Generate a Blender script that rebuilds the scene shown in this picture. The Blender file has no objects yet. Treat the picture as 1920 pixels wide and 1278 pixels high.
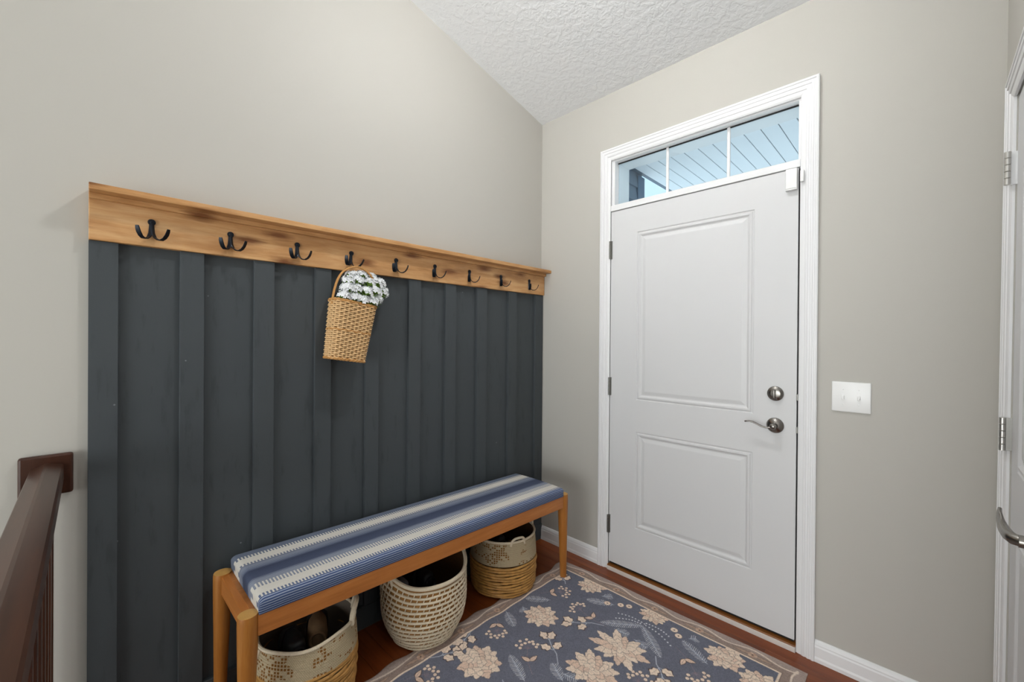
import bpy, bmesh, math, random
import numpy as np
from mathutils import Vector, Matrix

random.seed(7)
rng = np.random.default_rng(11)
SC = bpy.context.scene
COL = SC.collection
PI = math.pi
R = math.radians

# ------------------------------------------------------------------ camera, world, lights, exposure
cam_d = bpy.data.cameras.new('camera')
cam = bpy.data.objects.new('camera', cam_d)
COL.objects.link(cam)
yaw, pitch, roll = 0.7797, -0.0034, 0.0074
fwd = Vector((-math.sin(yaw), math.cos(yaw), 0)); rgt = Vector((math.cos(yaw), math.sin(yaw), 0)); up = Vector((0, 0, 1))
f2 = fwd * math.cos(pitch) + up * math.sin(pitch)
u2 = up * math.cos(pitch) - fwd * math.sin(pitch)
r3 = rgt * math.cos(roll) + u2 * math.sin(roll)
u3 = u2 * math.cos(roll) - rgt * math.sin(roll)
m = Matrix((r3, u3, -f2)).transposed().to_4x4()
m.translation = Vector((1.8333, -2.1285, 1.323))
cam.matrix_world = m
cam_d.sensor_fit = 'HORIZONTAL'; cam_d.sensor_width = 36.0
cam_d.lens = 783.69 / 1920 * 36.0
cam_d.clip_start = 0.01
SC.camera = cam

SC.view_settings.view_transform = 'Standard'
SC.view_settings.look = 'None'
SC.view_settings.gamma = 1.0
SC.view_settings.use_curve_mapping = False
SC.view_settings.exposure = 0.0

world = bpy.data.worlds.new('sky'); SC.world = world
world.use_nodes = True
bg = world.node_tree.nodes['Background']
bg.inputs['Color'].default_value = (0.60, 0.81, 0.95, 1)
bg.inputs['Strength'].default_value = 1.3

def area(name, loc, rot, sx, sy, power, color):
    d = bpy.data.lights.new(name, 'AREA'); d.shape = 'RECTANGLE'; d.size = sx; d.size_y = sy
    d.energy = power; d.color = color
    o = bpy.data.objects.new(name, d); COL.objects.link(o); o.location = loc; o.rotation_euler = rot
    o['kind'] = 'helper'
    return o
# added soft fill lamps behind and beside the camera; no windows stand there
area('fill_light_back', (2.0, -6.2, 1.05), (R(90), 0, 0), 3.4, 2.0, 152, (0.95, 0.99, 1.0))
area('fill_light_side', (5.8, -3.8, 1.6), (R(90), 0, R(90)), 3.6, 2.0, 8, (0.95, 0.99, 1.0))

sd = bpy.data.lights.new('sun', 'SUN'); sd.energy = 9.0; sd.angle = R(1.0); sd.color = (1.0, 0.97, 0.92)
so = bpy.data.objects.new('sun', sd); COL.objects.link(so); so.location = (4, -8, 12)
so.rotation_euler = (R(42), 0, R(-20))      # from behind the house: it only lights the yard beyond the porch

# ------------------------------------------------------------------ helpers
def lin(h):
    h = h.lstrip('#'); v = [int(h[i:i+2], 16) / 255 for i in (0, 2, 4)]
    return tuple(c / 12.92 if c <= 0.04045 else ((c + 0.055) / 1.055) ** 2.4 for c in v) + (1.0,)

class NT:
    """small node-graph writer"""
    def __init__(self, name):
        self.m = bpy.data.materials.new(name); self.m.use_nodes = True
        self.t = self.m.node_tree; self.bsdf = self.t.nodes['Principled BSDF']
        self.out = self.t.nodes['Material Output']
    def n(self, kind, **kw):
        nd = self.t.nodes.new(kind)
        for k, v in kw.items(): setattr(nd, k, v)
        return nd
    def set(self, sock, v):
        if isinstance(v, bpy.types.NodeSocket): self.t.links.new(v, sock)
        else: sock.default_value = v
    def math(self, op, a, b=0.0, c=0.0, clamp=False):
        nd = self.n('ShaderNodeMath', operation=op); nd.use_clamp = clamp
        self.set(nd.inputs[0], a); self.set(nd.inputs[1], b)
        if op in ('MULTIPLY_ADD', 'COMPARE', 'SMOOTH_MIN', 'WRAP'): self.set(nd.inputs[2], c)
        return nd.outputs[0]
    def coords(self, scale=(1, 1, 1), loc=(0, 0, 0), kind='Object', rot=(0, 0, 0)):
        tc = self.n('ShaderNodeTexCoord'); mp = self.n('ShaderNodeMapping')
        mp.inputs['Scale'].default_value = scale; mp.inputs['Location'].default_value = loc; mp.inputs['Rotation'].default_value = rot
        self.t.links.new(tc.outputs[kind], mp.inputs['Vector'])
        return mp.outputs[0]
    def noise(self, vec, scale=5, detail=4, rough=0.5, dist=0.0):
        nd = self.n('ShaderNodeTexNoise'); self.set(nd.inputs['Vector'], vec)
        nd.inputs['Scale'].default_value = scale; nd.inputs['Detail'].default_value = detail
        nd.inputs['Roughness'].default_value = rough; nd.inputs['Distortion'].default_value = dist
        return nd.outputs['Fac']
    def ramp(self, fac, stops, interp='LINEAR'):
        nd = self.n('ShaderNodeValToRGB'); cr = nd.color_ramp; cr.interpolation = interp
        while len(cr.elements) < len(stops): cr.elements.new(0.5)
        for e, (p, c) in zip(cr.elements, stops):
            e.position = p; e.color = c if len(c) == 4 else tuple(c) + (1,)
        self.set(nd.inputs[0], fac)
        return nd.outputs[0]
    def mix(self, fac, a, b, blend='MIX'):
        nd = self.n('ShaderNodeMix', data_type='RGBA', blend_type=blend)
        self.set(nd.inputs[0], fac); self.set(nd.inputs[6], a); self.set(nd.inputs[7], b)
        return nd.outputs[2]
    def rgb(self, c):
        nd = self.n('ShaderNodeRGB'); nd.outputs[0].default_value = c
        return nd.outputs[0]
    def bump(self, h, strength=0.2, dist=0.002):
        nd = self.n('ShaderNodeBump'); nd.inputs['Strength'].default_value = strength; nd.inputs['Distance'].default_value = dist
        self.set(nd.inputs['Height'], h); self.t.links.new(nd.outputs[0], self.bsdf.inputs['Normal'])
    def fin(self, color=None, rough=0.5, metal=0.0, spec=0.5):
        b = self.bsdf
        if color is not None: self.set(b.inputs['Base Color'], color)
        self.set(b.inputs['Roughness'], rough); self.set(b.inputs['Metallic'], metal)
        self.set(b.inputs['Specular IOR Level'], spec)
        return self.m

def paint(name, hexc, rough=0.55, bump=0.06, scale=260, var=0.03, spec=0.35):
    t = NT(name); v = t.coords()
    c = lin(hexc)
    n = t.noise(v, 1.7, 3)
    col = t.mix(t.math('MULTIPLY', n, 1.0), tuple(x * (1 - var) for x in c[:3]) + (1,), tuple(min(1, x * (1 + var)) for x in c[:3]) + (1,))
    t.bump(t.noise(v, scale, 3, 0.6), bump, 0.002)
    return t.fin(col, rough, 0, spec)

def wood(name, dark, mid, light, grain='y', rough=0.4, knots=0.0, spec=0.4, scale=1.0, perobj=0.0, gloss_bump=0.05):
    t = NT(name)
    s = {'x': (1.2, 14, 14), 'y': (14, 1.2, 14), 'z': (14, 14, 1.2)}[grain]
    s = tuple(k * scale for k in s)
    v = t.coords(s)
    if perobj:
        oi = t.n('ShaderNodeObjectInfo')
        add = t.n('ShaderNodeVectorMath', operation='MULTIPLY_ADD')
        add.inputs[1].default_value = (1, 1, 1); t.set(add.inputs[0], v)
        cmb = t.n('ShaderNodeCombineXYZ')
        for i in range(3): t.set(cmb.inputs[i], t.math('MULTIPLY', oi.outputs['Random'], 37.0 + 11 * i))
        t.set(add.inputs[2], cmb.outputs[0]); v = add.outputs[0]
    n1 = t.noise(v, 1.0, 5, 0.6, 1.2)
    n2 = t.noise(v, 3.2, 6, 0.7, 0.4)
    n3 = t.noise(v, 9.0, 4, 0.7, 0.2)
    g = t.math('ADD', t.math('ADD', t.math('MULTIPLY', n1, 0.50), t.math('MULTIPLY', n2, 0.30)), t.math('MULTIPLY', n3, 0.20))
    col = t.ramp(g, [(0.30, lin(dark)), (0.48, lin(mid)), (0.68, lin(light))])
    if knots:
        ks = {'x': (5, 16, 0), 'y': (0, 5, 16), 'z': (16, 0, 5)}[grain]
        kv0 = t.n('ShaderNodeSeparateXYZ'); t.set(kv0.inputs[0], t.coords(ks)); kvc = t.n('ShaderNodeCombineXYZ')
        ia, ib = {'x': (0, 1), 'y': (1, 2), 'z': (2, 0)}[grain]
        t.set(kvc.inputs[0], kv0.outputs[ia]); t.set(kvc.inputs[1], kv0.outputs[ib]); kv = kvc.outputs[0]
        vo = t.n('ShaderNodeTexVoronoi'); vo.feature = 'F1'; vo.voronoi_dimensions = '2D'
        t.set(vo.inputs['Vector'], kv); vo.inputs['Scale'].default_value = 0.62
        kd = t.math('ADD', vo.outputs['Distance'], t.math('MULTIPLY', t.math('SUBTRACT', n2, 0.5), 0.35))
        km = t.ramp(kd, [(0.04, (1, 1, 1)), (0.20, (0, 0, 0))])
        patch = t.ramp(t.noise(t.coords(ks), 0.9, 3), [(0.50, (0, 0, 0)), (0.72, (1, 1, 1))])
        col = t.mix(t.math('MULTIPLY', km, knots), col, lin('#6b3a17'))
        col = t.mix(t.math('MULTIPLY', patch, 0.50), col, lin('#8f5c30'))
    if perobj:
        hsv = t.n('ShaderNodeHueSaturation'); t.set(hsv.inputs['Color'], col)
        t.set(hsv.inputs['Value'], t.math('MULTIPLY_ADD', oi.outputs['Random'], perobj, 1 - perobj / 2))
        col = hsv.outputs[0]
    t.bump(n2, gloss_bump, 0.002)
    return t.fin(col, rough, 0, spec)

def plain(name, hexc, rough=0.5, metal=0.0, spec=0.5, nb=0.0, ns=80, var=0.0):
    t = NT(name); c = lin(hexc)
    v = t.coords()
    n = t.noise(v, ns, 3)
    col = t.mix(n, tuple(x * (1 - var) for x in c[:3]) + (1,), tuple(min(1, x * (1 + var)) for x in c[:3]) + (1,))
    if nb: t.bump(n, nb, 0.002)
    return t.fin(col, rough, metal, spec)

M = {}
M['wall'] = paint('greige_wall_paint', '#bdbab3', 0.62, 0.05, 220, 0.012)
M['white'] = paint('white_trim_paint', '#e9e9ea', 0.38, 0.02, 200, 0.01)
M['doorwhite'] = paint('white_door_paint', '#d8d8d9', 0.42, 0.03, 300, 0.008)
M['pine'] = wood('rustic_alder', '#94622f', '#c69460', '#dfb787', 'y', 0.42, 0.9, scale=1.0)
M['oak'] = wood('oiled_bench_wood', '#985a27', '#b97337', '#cf8c4c', 'y', 0.42, 0.0, scale=0.7)
M['oakz'] = wood('oiled_bench_leg_wood', '#8a521d', '#a96b2c', '#c08642', 'z', 0.40, 0.0, scale=0.9)
M['oakend'] = plain('cut_end_grain', '#c99a55', 0.5, var=0.1, ns=60)
M['oakx'] = wood('oiled_bench_end_wood', '#985a27', '#b97337', '#cf8c4c', 'x', 0.42, 0.0, scale=0.7)
M['floor'] = wood('red_brown_hardwood', '#52260f', '#7a3b19', '#945026', 'x', 0.30, 0.0, perobj=0.35, scale=0.6)
M['rail'] = wood('dark_stained_rail', '#2c1a12', '#41281d', '#533526', 'x', 0.30, 0.0, scale=0.8)
M['railz'] = wood('dark_stained_baluster', '#2a150d', '#3c2014', '#4d2a1c', 'z', 0.30, 0.0, scale=0.8)
M['black'] = plain('black_iron', '#1a2029', 0.36, 0.6, 0.5, 0.05, 300, 0.05)
M['nickel'] = plain('satin_nickel', '#8f8b86', 0.26, 1.0, 0.5, 0.02, 200, 0.04)
M['steel'] = plain('dull_hinge_steel', '#8c8a86', 0.36, 1.0, 0.5, 0.02, 200, 0.05)
M['nickel_bright'] = plain('bright_hinge_nickel', '#cfcdc9', 0.30, 1.0, 0.5, 0.02, 200, 0.04)
M['plastic'] = plain('white_plastic', '#f1f1f0', 0.30, 0, 0.5)
M['dark'] = plain('black_rubber', '#131313', 0.7)
M['sill'] = wood('varnished_oak_sill', '#5e3512', '#7d4a1c', '#94602a', 'x', 0.35, 0.0, scale=0.8)
M['sillwhite'] = plain('worn_white_sill_riser', '#d6cfc9', 0.5, var=0.08, ns=30)

def panel_paint():
    t = NT('charcoal_panel_paint'); v = t.coords()
    c = t.mix(t.noise(v, 2.2, 3), lin('#41464a'), lin('#484d50'))
    # scuffed, shinier rubs where coats brush the boards
    sv = t.coords((9, 18, 3.5))
    sc = t.ramp(t.noise(sv, 1.6, 5, 0.65), [(0.57, (0, 0, 0)), (0.66, (1, 1, 1))])
    c = t.mix(t.math('MULTIPLY', sc, 0.32), c, lin('#2b3034'))
    vo = t.n('ShaderNodeTexVoronoi'); t.set(vo.inputs['Vector'], t.coords()); vo.inputs['Scale'].default_value = 9
    nick = t.ramp(vo.outputs['Distance'], [(0.018, (1, 1, 1)), (0.03, (0, 0, 0))])
    c = t.mix(t.math('MULTIPLY', nick, 0.7), c, lin('#8b9196'))
    t.bump(t.noise(t.coords((60, 60, 6)), 5, 4), 0.06, 0.002)
    return t.fin(c, t.math('MULTIPLY_ADD', sc, -0.12, 0.56), 0, 0.3)
M['panel'] = panel_paint()

def ceiling_paint():
    t = NT('textured_white_ceiling'); v = t.coords()
    a = t.noise(v, 34, 4, 0.55, 0.5); b = t.noise(v, 70, 3, 0.6)
    h = t.math('ADD', t.ramp(a, [(0.42, (0, 0, 0)), (0.60, (1, 1, 1))]), t.math('MULTIPLY', b, 0.5))
    t.bump(h, 0.22, 0.007)
    return t.fin(lin('#f2f3f5'), 0.8, 0, 0.2)
M['ceiling'] = ceiling_paint()

def glass_mat():
    t = NT('window_glass')
    tr = t.n('ShaderNodeBsdfTransparent'); tr.inputs[0].default_value = (0.93, 0.97, 0.98, 1)
    gl = t.n('ShaderNodeBsdfGlossy'); gl.inputs['Roughness'].default_value = 0.02
    fr = t.n('ShaderNodeFresnel'); fr.inputs[0].default_value = 1.45
    mx = t.n('ShaderNodeMixShader')
    t.t.links.new(fr.outputs[0], mx.inputs[0]); t.t.links.new(tr.outputs[0], mx.inputs[1]); t.t.links.new(gl.outputs[0], mx.inputs[2])
    t.t.links.new(mx.outputs[0], t.out.inputs[0])
    return t.m
M['glass'] = glass_mat()

def emit(name, col, s):
    t = NT(name); t.bsdf.inputs['Emission Color'].default_value = col; t.bsdf.inputs['Emission Strength'].default_value = s
    return t.fin((0.9, 0.9, 0.88, 1), 0.3)

# ---- geometry helpers
def box(bm, x0, x1, y0, y1, z0, z1, bev=0.0, seg=1):
    vs = [bm.verts.new((x, y, z)) for x in (x0, x1) for y in (y0, y1) for z in (z0, z1)]
    q = [(0, 1, 3, 2), (4, 6, 7, 5), (0, 4, 5, 1), (2, 3, 7, 6), (0, 2, 6, 4), (1, 5, 7, 3)]
    fs = [bm.faces.new([vs[i] for i in f]) for f in q]
    if bev:
        es = {e for f in fs for e in f.edges}
        bmesh.ops.bevel(bm, geom=list(es), offset=bev, segments=seg, affect='EDGES', profile=0.5)
    return vs

def hexa(bm, pts, bev=0.0, seg=1):
    """8 points: bottom ring 4, top ring 4"""
    vs = [bm.verts.new(p) for p in pts]
    q = [(3, 2, 1, 0), (4, 5, 6, 7), (0, 1, 5, 4), (1, 2, 6, 5), (2, 3, 7, 6), (3, 0, 4, 7)]
    fs = [bm.faces.new([vs[i] for i in f]) for f in q]
    if bev:
        es = {e for f in fs for e in f.edges}
        bmesh.ops.bevel(bm, geom=list(es), offset=bev, segments=seg, affect='EDGES', profile=0.5)

def rings(bm, loops, closed=True, cap0=True, cap1=True):
    """skin a list of vertex rings"""
    L = [[bm.verts.new(p) for p in lp] for lp in loops]
    n = len(L[0])
    for a, b in zip(L[:-1], L[1:]):
        for i in range(n if closed else n - 1):
            j = (i + 1) % n
            try: bm.faces.new((a[i], a[j], b[j], b[i]))
            except ValueError: pass
    if cap0 and closed: bm.faces.new(list(reversed(L[0])))
    if cap1 and closed: bm.faces.new(L[-1])
    return L

def frames(path, loop=False):
    P = [Vector(p) for p in path]; n = len(P); T = []
    for i in range(n):
        if loop: d = P[(i + 1) % n] - P[(i - 1) % n]
        else: d = P[min(i + 1, n - 1)] - P[max(i - 1, 0)]
        T.append(d.normalized())
    ref = Vector((0, 0, 1)) if abs(T[0].z) < 0.9 else Vector((1, 0, 0))
    N = (ref - T[0] * ref.dot(T[0])).normalized(); out = []
    for t in T:
        N = (N - t * N.dot(t))
        N = N.normalized() if N.length > 1e-6 else t.orthogonal().normalized()
        out.append((t, N, t.cross(N)))
    return P, out

def tube(bm, path, rad, seg=8, loop=False, caps=True):
    P, F = frames(path, loop)
    if not hasattr(rad, '__len__'): rad = [rad] * len(P)
    L = []
    for p, (t, n, b), r in zip(P, F, rad):
        L.append([p + (n * math.cos(2 * PI * k / seg) + b * math.sin(2 * PI * k / seg)) * r for k in range(seg)])
    if loop:
        V = [[bm.verts.new(p) for p in lp] for lp in L]
        for i in range(len(V)):
            a, c = V[i], V[(i + 1) % len(V)]
            for k in range(seg): bm.faces.new((a[k], a[(k + 1) % seg], c[(k + 1) % seg], c[k]))
    else:
        rings(bm, L, True, caps, caps)

def strap(bm, path, wdir, width, thick):
    """flat bar swept along a path; width lies along wdir"""
    P, F = frames(path); L = []
    if not hasattr(width, '__len__'): width = [width] * len(P)
    for p, (t, n, b), w in zip(P, F, width):
        wd = Vector(wdir); wd = (wd - t * wd.dot(t)).normalized(); th = t.cross(wd)
        h = thick / 2; c = 0.35
        L.append([p + wd * (w / 2) + th * h * c, p + wd * (w / 2) * .8 + th * h, p - wd * (w / 2) * .8 + th * h, p - wd * (w / 2) + th * h * c,
                  p - wd * (w / 2) - th * h * c, p - wd * (w / 2) * .8 - th * h, p + wd * (w / 2) * .8 - th * h, p + wd * (w / 2) - th * h * c])
    rings(bm, L)

def lathe(bm, prof, center=(0, 0, 0), axis='z', seg=32, cap0=True, cap1=True):
    L = []
    for r, h in prof:
        lp = []
        for k in range(seg):
            a = 2 * PI * k / seg; c, s = r * math.cos(a), r * math.sin(a)
            p = {'z': (c, s, h), 'y': (c, h, s), 'x': (h, c, s)}[axis]
            lp.append(Vector(center) + Vector(p))
        L.append(lp)
    rings(bm, L, True, cap0, cap1)

def obj(name, bm, mat, parent=None, smooth=False, local=False, mats=None):
    me = bpy.data.meshes.new(name)
    if isinstance(bm, bmesh.types.BMesh):
        bmesh.ops.recalc_face_normals(bm, faces=bm.faces)
        bm.to_mesh(me); bm.free()
    else: me = bm
    if mats:
        for k in mats: me.materials.append(k)
    else: me.materials.append(mat)
    o = bpy.data.objects.new(name, me); COL.objects.link(o)
    if parent is not None:
        o.parent = parent
        if not local:
            org = Vector((0, 0, 0)); p = parent
            while p is not None: org += p.location; p = p.parent
            me.transform(Matrix.Translation(-org))
    if smooth:
        a = R(smooth if smooth is not True else 40)
        me.shade_smooth()
        sharp(me, a)
    return o

def sharp(me, ang):
    b = bmesh.new(); b.from_mesh(me)
    for e in b.edges:
        if len(e.link_faces) == 2 and e.calc_face_angle(0) > ang: e.smooth = False
        elif len(e.link_faces) != 2: e.smooth = False
    b.to_mesh(me); b.free()

def nb(): return bmesh.new()

def thing(name, label, cat, loc=(0, 0, 0), group=None, kind=None):
    o = bpy.data.objects.new(name, None); COL.objects.link(o); o.location = loc; o.empty_display_size = 0.05
    if label: o['label'] = label
    if cat: o['category'] = cat
    if group: o['group'] = group
    if kind: o['kind'] = kind
    return o

def tag(o, label=None, cat=None, group=None, kind=None):
    if label: o['label'] = label
    if cat: o['category'] = cat
    if group: o['group'] = group
    if kind: o['kind'] = kind
    return o

def struct(name, bm, mat, label, cat, parent=None, smooth=False):
    o = obj(name, bm, mat, parent, smooth)
    return tag(o, label, cat, kind='structure')

# ------------------------------------------------------------------ room shell
CZ, CS = 2.758, 0.247           # ceiling height at the entry wall and its pitch
YR = -3.3                       # ridge
ZR = CZ - CS * YR
YB, XR = -6.4, 6.0
XW = 2.017                      # closet wall
DX0, DX1 = 0.530, 1.452         # rough opening of the entry door
DZT = 2.366

bm = nb(); box(bm, -0.12, XR + .1, YB - .1, 0.14, -0.12, -0.0005)
floor = struct('floor', bm, M['floor'], 'dark red-brown hardwood floor under the rug and bench', 'floor')
# hardwood boards, run parallel to the entry wall
plank_meshes = []
def plank_mesh(l, w):
    b = nb(); box(b, 0, l, -w, 0, -0.010, 0.0, 0.0008)
    me = bpy.data.meshes.new('plank'); bmesh.ops.recalc_face_normals(b, faces=b.faces); b.to_mesh(me); b.free(); me.materials.append(M['floor'])
    return me
PW = 0.083
for L_ in (0.45, 0.70, 0.95, 1.2): plank_meshes.append((L_, plank_mesh(L_ - 0.0006, PW - 0.0006)))
for row in range(27):
    x = -random.uniform(0.0, 0.6)
    while x < 2.1:
        L_, me = random.choice(plank_meshes)
        o = bpy.data.objects.new('plank', me); COL.objects.link(o); o.parent = floor
        o.location = (x, -row * PW, 0.0012)
        x += L_
FZ = 0.0012
M['reflector'] = plain('pale_reflector', '#d9d5cd', 0.95, 0, 0.1, 0.4, 300, 0.1)
bm = nb(); box(bm, 0.0, XR, YB, -2.36, -0.0004, 0.010, 0.002)  # pale slab added out of view to bounce fill onto the door
struct('floor_reflector', bm, M['reflector'], 'pale carpet added on the floor behind the camera to bounce light', 'reflector')

bm = nb()
vs0 = [(0, 0.14, -0.1), (0, 0.14, CZ + .3), (0, YR, ZR + .1), (0, YB, CZ), (0, YB, -0.1)]
rings(bm, [[Vector((-0.12, y, z)) for _, y, z in vs0], [Vector((0, y, z)) for _, y, z in vs0]])
struct('wall_left', bm, M['wall'], 'tall greige painted wall behind the charcoal panelling', 'wall')

bm = nb()
box(bm, -0.12, DX0, 0, 0.14, -0.1, 3.0); box(bm, DX1, 2.4, 0, 0.14, -0.1, 3.0); box(bm, DX0, DX1, 0, 0.14, DZT, 3.0)
struct('wall_entry', bm, M['wall'], 'greige painted wall around the white entry door', 'wall')

# closet wall: it leans a touch, like its door and casing
LEAN = 0.0057; LZ = 1.85
def leaned(o):
    o.rotation_euler[1] = LEAN
    return o
CY0, CY1 = -0.236, -0.960       # closet opening
clos = thing('wall_closet', 'greige wall with the white closet door beside the camera', 'wall', (XW, 0, LZ), kind='structure')
bm = nb(); box(bm, XW, XW + .12, CY0, 0.0, 0, 3.3); box(bm, XW, XW + .12, -1.30, CY1, 0, 3.3); box(bm, XW, XW + .12, CY1, CY0, 2.045, 3.3)
obj('wall_face', bm, M['wall'], clos)
leaned(clos)
bm = nb(); box(bm, XW + .1, XR, -1.30, -1.18, 0, 3.4)
struct('wall_return', bm, M['wall'], 'greige wall running off beyond the closet', 'wall')
bm = nb(); box(bm, XR, XR + .1, YB, -1.1, 0, 3.8)
struct('wall_right', bm, M['wall'], 'far greige wall of the living room', 'wall')
bm = nb(); box(bm, -0.12, XR + .1, YB - .1, YB, 0, 3.9)
struct('wall_back', bm, M['wall'], 'greige wall behind the camera', 'wall')
bm = nb()
pr = [(0.14, CZ - 0.14 * CS), (YR, ZR), (YB - .1, ZR + (YB - .1 - YR) * CS)]
low = [(-0.12, y, z) for y, z in pr]; hi = [(-0.12, y, z + .15) for y, z in pr]
lp = low + hi[::-1]
rings(bm, [[Vector(p) for p in lp], [Vector((XR + .1, p[1], p[2])) for p in lp]])
struct('ceiling', bm, M['ceiling'], 'sloping white stippled ceiling above the entry', 'ceiling')

# ------------------------------------------------------------------ charcoal board-and-batten panelling
PY0 = -2.131
pan = thing('trim_1', 'charcoal board and batten panelling under the wooden coat rail', 'panelling', (0, -1.06, 0), kind='structure')
bm = nb(); box(bm, 0.0005, 0.005, PY0, -0.002, 0, 1.66)
obj('backing_panel', bm, M['panel'], pan)
for cy, w in [(-2.0975, .066), (-1.877, .067), (-1.654, .069), (-1.432, .066), (-1.211, .064), (-0.986, .068), (-0.764, .070), (-0.541, .074), (-0.290, .072), (-0.042, .072)]:
    bm = nb(); box(bm, 0.005, 0.0215, cy - w / 2, cy + w / 2, 0.1, 1.617, 0.0004)
    obj('batten', bm, M['panel'], pan)
bm = nb(); box(bm, 0.005, 0.026, PY0, -0.004, 0.0013, 0.102, 0.002)
obj('base_board', bm, M['panel'], pan)

# ------------------------------------------------------------------ coat rail with shelf
rail = thing('coat_rail', 'knotty honey wood coat rail with a narrow shelf on top', 'coat rail', (0.006, -1.06, 1.617))
bm = nb(); box(bm, 0.0055, 0.031, PY0, -0.003, 1.618, 1.757, 0.0012)
obj('hook_board', bm, M['pine'], rail)
bm = nb(); box(bm, 0.031, 0.046, PY0, -0.003, 1.741, 1.757, 0.001)
obj('shelf_cleat', bm, M['pine'], rail)
bm = nb(); box(bm, 0.001, 0.089, PY0, -0.002, 1.757, 1.7765, 0.0015)
obj('shelf', bm, M['pine'], rail)

# double hooks
HK = [-1.986, -1.768, -1.541, -1.318, -1.099, -0.877, -0.647, -0.405, -0.155]
BX = 0.0312
def make_hook():
    t = thing('coat_hook', None, 'hook', (BX, 0, 1.697))
    bm = nb(); lathe(bm, [(0.0095, 0), (0.0105, 0.002), (0.0095, 0.005), (0.006, 0.0062), (0.0, 0.0064)], (0, 0, 0), 'x', 20, True, False)
    obj('mounting_plate', bm, M['black'], t, True, True)
    bm = nb(); lathe(bm, [(0.0045, 0.006), (0.0045, 0.008), (0.003, 0.0092), (0.0, 0.0095)], (0, 0, 0), 'x', 12, True, False)
    obj('screw', bm, M['black'], t, True, True)
    for s in (-1, 1):
        ctrl = [(0.004, 0.002, -0.004), (0.005, 0.0028, -0.020), (0.0065, 0.004, -0.036), (0.011, 0.009, -0.050), (0.019, 0.017, -0.0575),
                (0.029, 0.027, -0.0585), (0.038, 0.035, -0.053), (0.045, 0.041, -0.043), (0.049, 0.0445, -0.032), (0.051, 0.046, -0.024)]
        path = [(a * .92, s * b * .84, c) for a, b, c in ctrl]
        bm = nb(); strap(bm, path, (-0.72, s * 0.70, 0.0), [.012, .013, .014, .0145, .0145, .0145, .015, .0155, .0145, .011], 0.0034)
        obj('prong', bm, M['black'], t, 30, True)
    return t
def copy_tree(o, parent=None):
    c = o.copy(); COL.objects.link(c)
    if parent is not None: c.parent = parent
    for ch in o.children: copy_tree(ch, c)
    return c
ORD = ['first', 'second', 'third', 'fourth', 'fifth', 'sixth', 'seventh', 'eighth', 'ninth']
hook0 = make_hook()
for i, y in enumerate(HK):
    h = hook0 if i == 0 else copy_tree(hook0)
    h.location = (BX, y, 1.697)
    if i == 3: lab = 'black double coat hook holding the flower basket, fourth from the stair railing end'
    elif i == 8: lab = 'black double coat hook closest to the entry wall corner'
    elif i == 0: lab = 'black double coat hook at the stair railing end of the rail'
    else: lab = f'black iron double coat hook, {ORD[i]} along from the stair railing end'
    tag(h, lab, 'hook', 'double hooks on the coat rail')
    if i in (3,): h.rotation_euler = (R(-6), 0, 0)

# ------------------------------------------------------------------ entry door, casing, transom
def casing_profile():
    # (distance from the outer edge, thickness)
    return [(0.0, 0.0), (0.0, 0.0165), (0.004, 0.0185), (0.010, 0.0185), (0.0115, 0.0155), (0.017, 0.0155), (0.0185, 0.0170), (0.026, 0.0165),
            (0.0275, 0.0135), (0.034, 0.0135), (0.0355, 0.0148), (0.044, 0.0130), (0.0455, 0.0102), (0.0535, 0.0095), (0.060, 0.0080), (0.0645, 0.006), (0.0645, 0.0)]
def casing(bm, a0, a1, ztop, to3d):
    """three mitred sides: to3d(a, z, depth)"""
    P = casing_profile(); L = []
    for (w, d) in P:
        L.append([to3d(a0 + w, -0.0, d), to3d(a0 + w, ztop - w, d), to3d(a1 - w, ztop - w, d), to3d(a1 - w, 0.0, d)])
    V = [[bm.verts.new(p) for p in lp] for lp in L]
    for a, b in zip(V[:-1], V[1:]):
        for i in range(3): bm.faces.new((a[i], a[i + 1], b[i + 1], b[i]))
    for i in range(3): bm.faces.new((V[-1][i], V[-1][i + 1], V[0][i + 1], V[0][i]))
    bm.faces.new([v[0] for v in V]); bm.faces.new([v[3] for v in reversed(V)])
bm = nb(); casing(bm, 0.467, 1.516, 2.4293, lambda a, z, d: (a, -d - 0.0003, max(z, FZ)))
struct('trim_2', bm, M['white'], 'white fluted casing around the entry door and transom', 'door casing')

jm = thing('trim_3', 'white door jamb and head inside the entry casing', 'door jamb', (0.99, 0.05, 0), kind='structure')
bm = nb(); box(bm, DX0, 0.5315, -0.0045, 0.17, 0.0, DZT)
box(bm, 0.5315, 0.549, 0.047, 0.17, 0.02, DZT - .002); box(bm, 0.5315, 0.549, 0.008, 0.047, 2.094, DZT - .002)
obj('jamb', bm, M['white'], jm)
bm = nb(); box(bm, 1.4505, DX1, -0.0045, 0.17, 0.0, DZT)
box(bm, 1.441, 1.4505, 0.047, 0.17, 0.02, DZT - .002); box(bm, 1.441, 1.4505, 0.008, 0.047, 2.094, DZT - .002)
obj('jamb', bm, M['white'], jm)
bm = nb(); box(bm, 0.549, 1.441, 0.008, 0.17, 2.356, DZT); box(bm, 0.5315, 1.4505, -0.0045, 0.008, 2.3625, DZT)
obj('head', bm, M['white'], jm)
bm = nb(); box(bm, 0.532, 1.450, -0.006, 0.17, 2.068, 2.1005, 0.001)
obj('transom_bar', bm, M['white'], jm)
bm = nb(); box(bm, 1.4435, 1.4500, 0.012, 0.046, 0.045, 2.066)
obj('weatherstrip', bm, M['dark'], jm)

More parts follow.
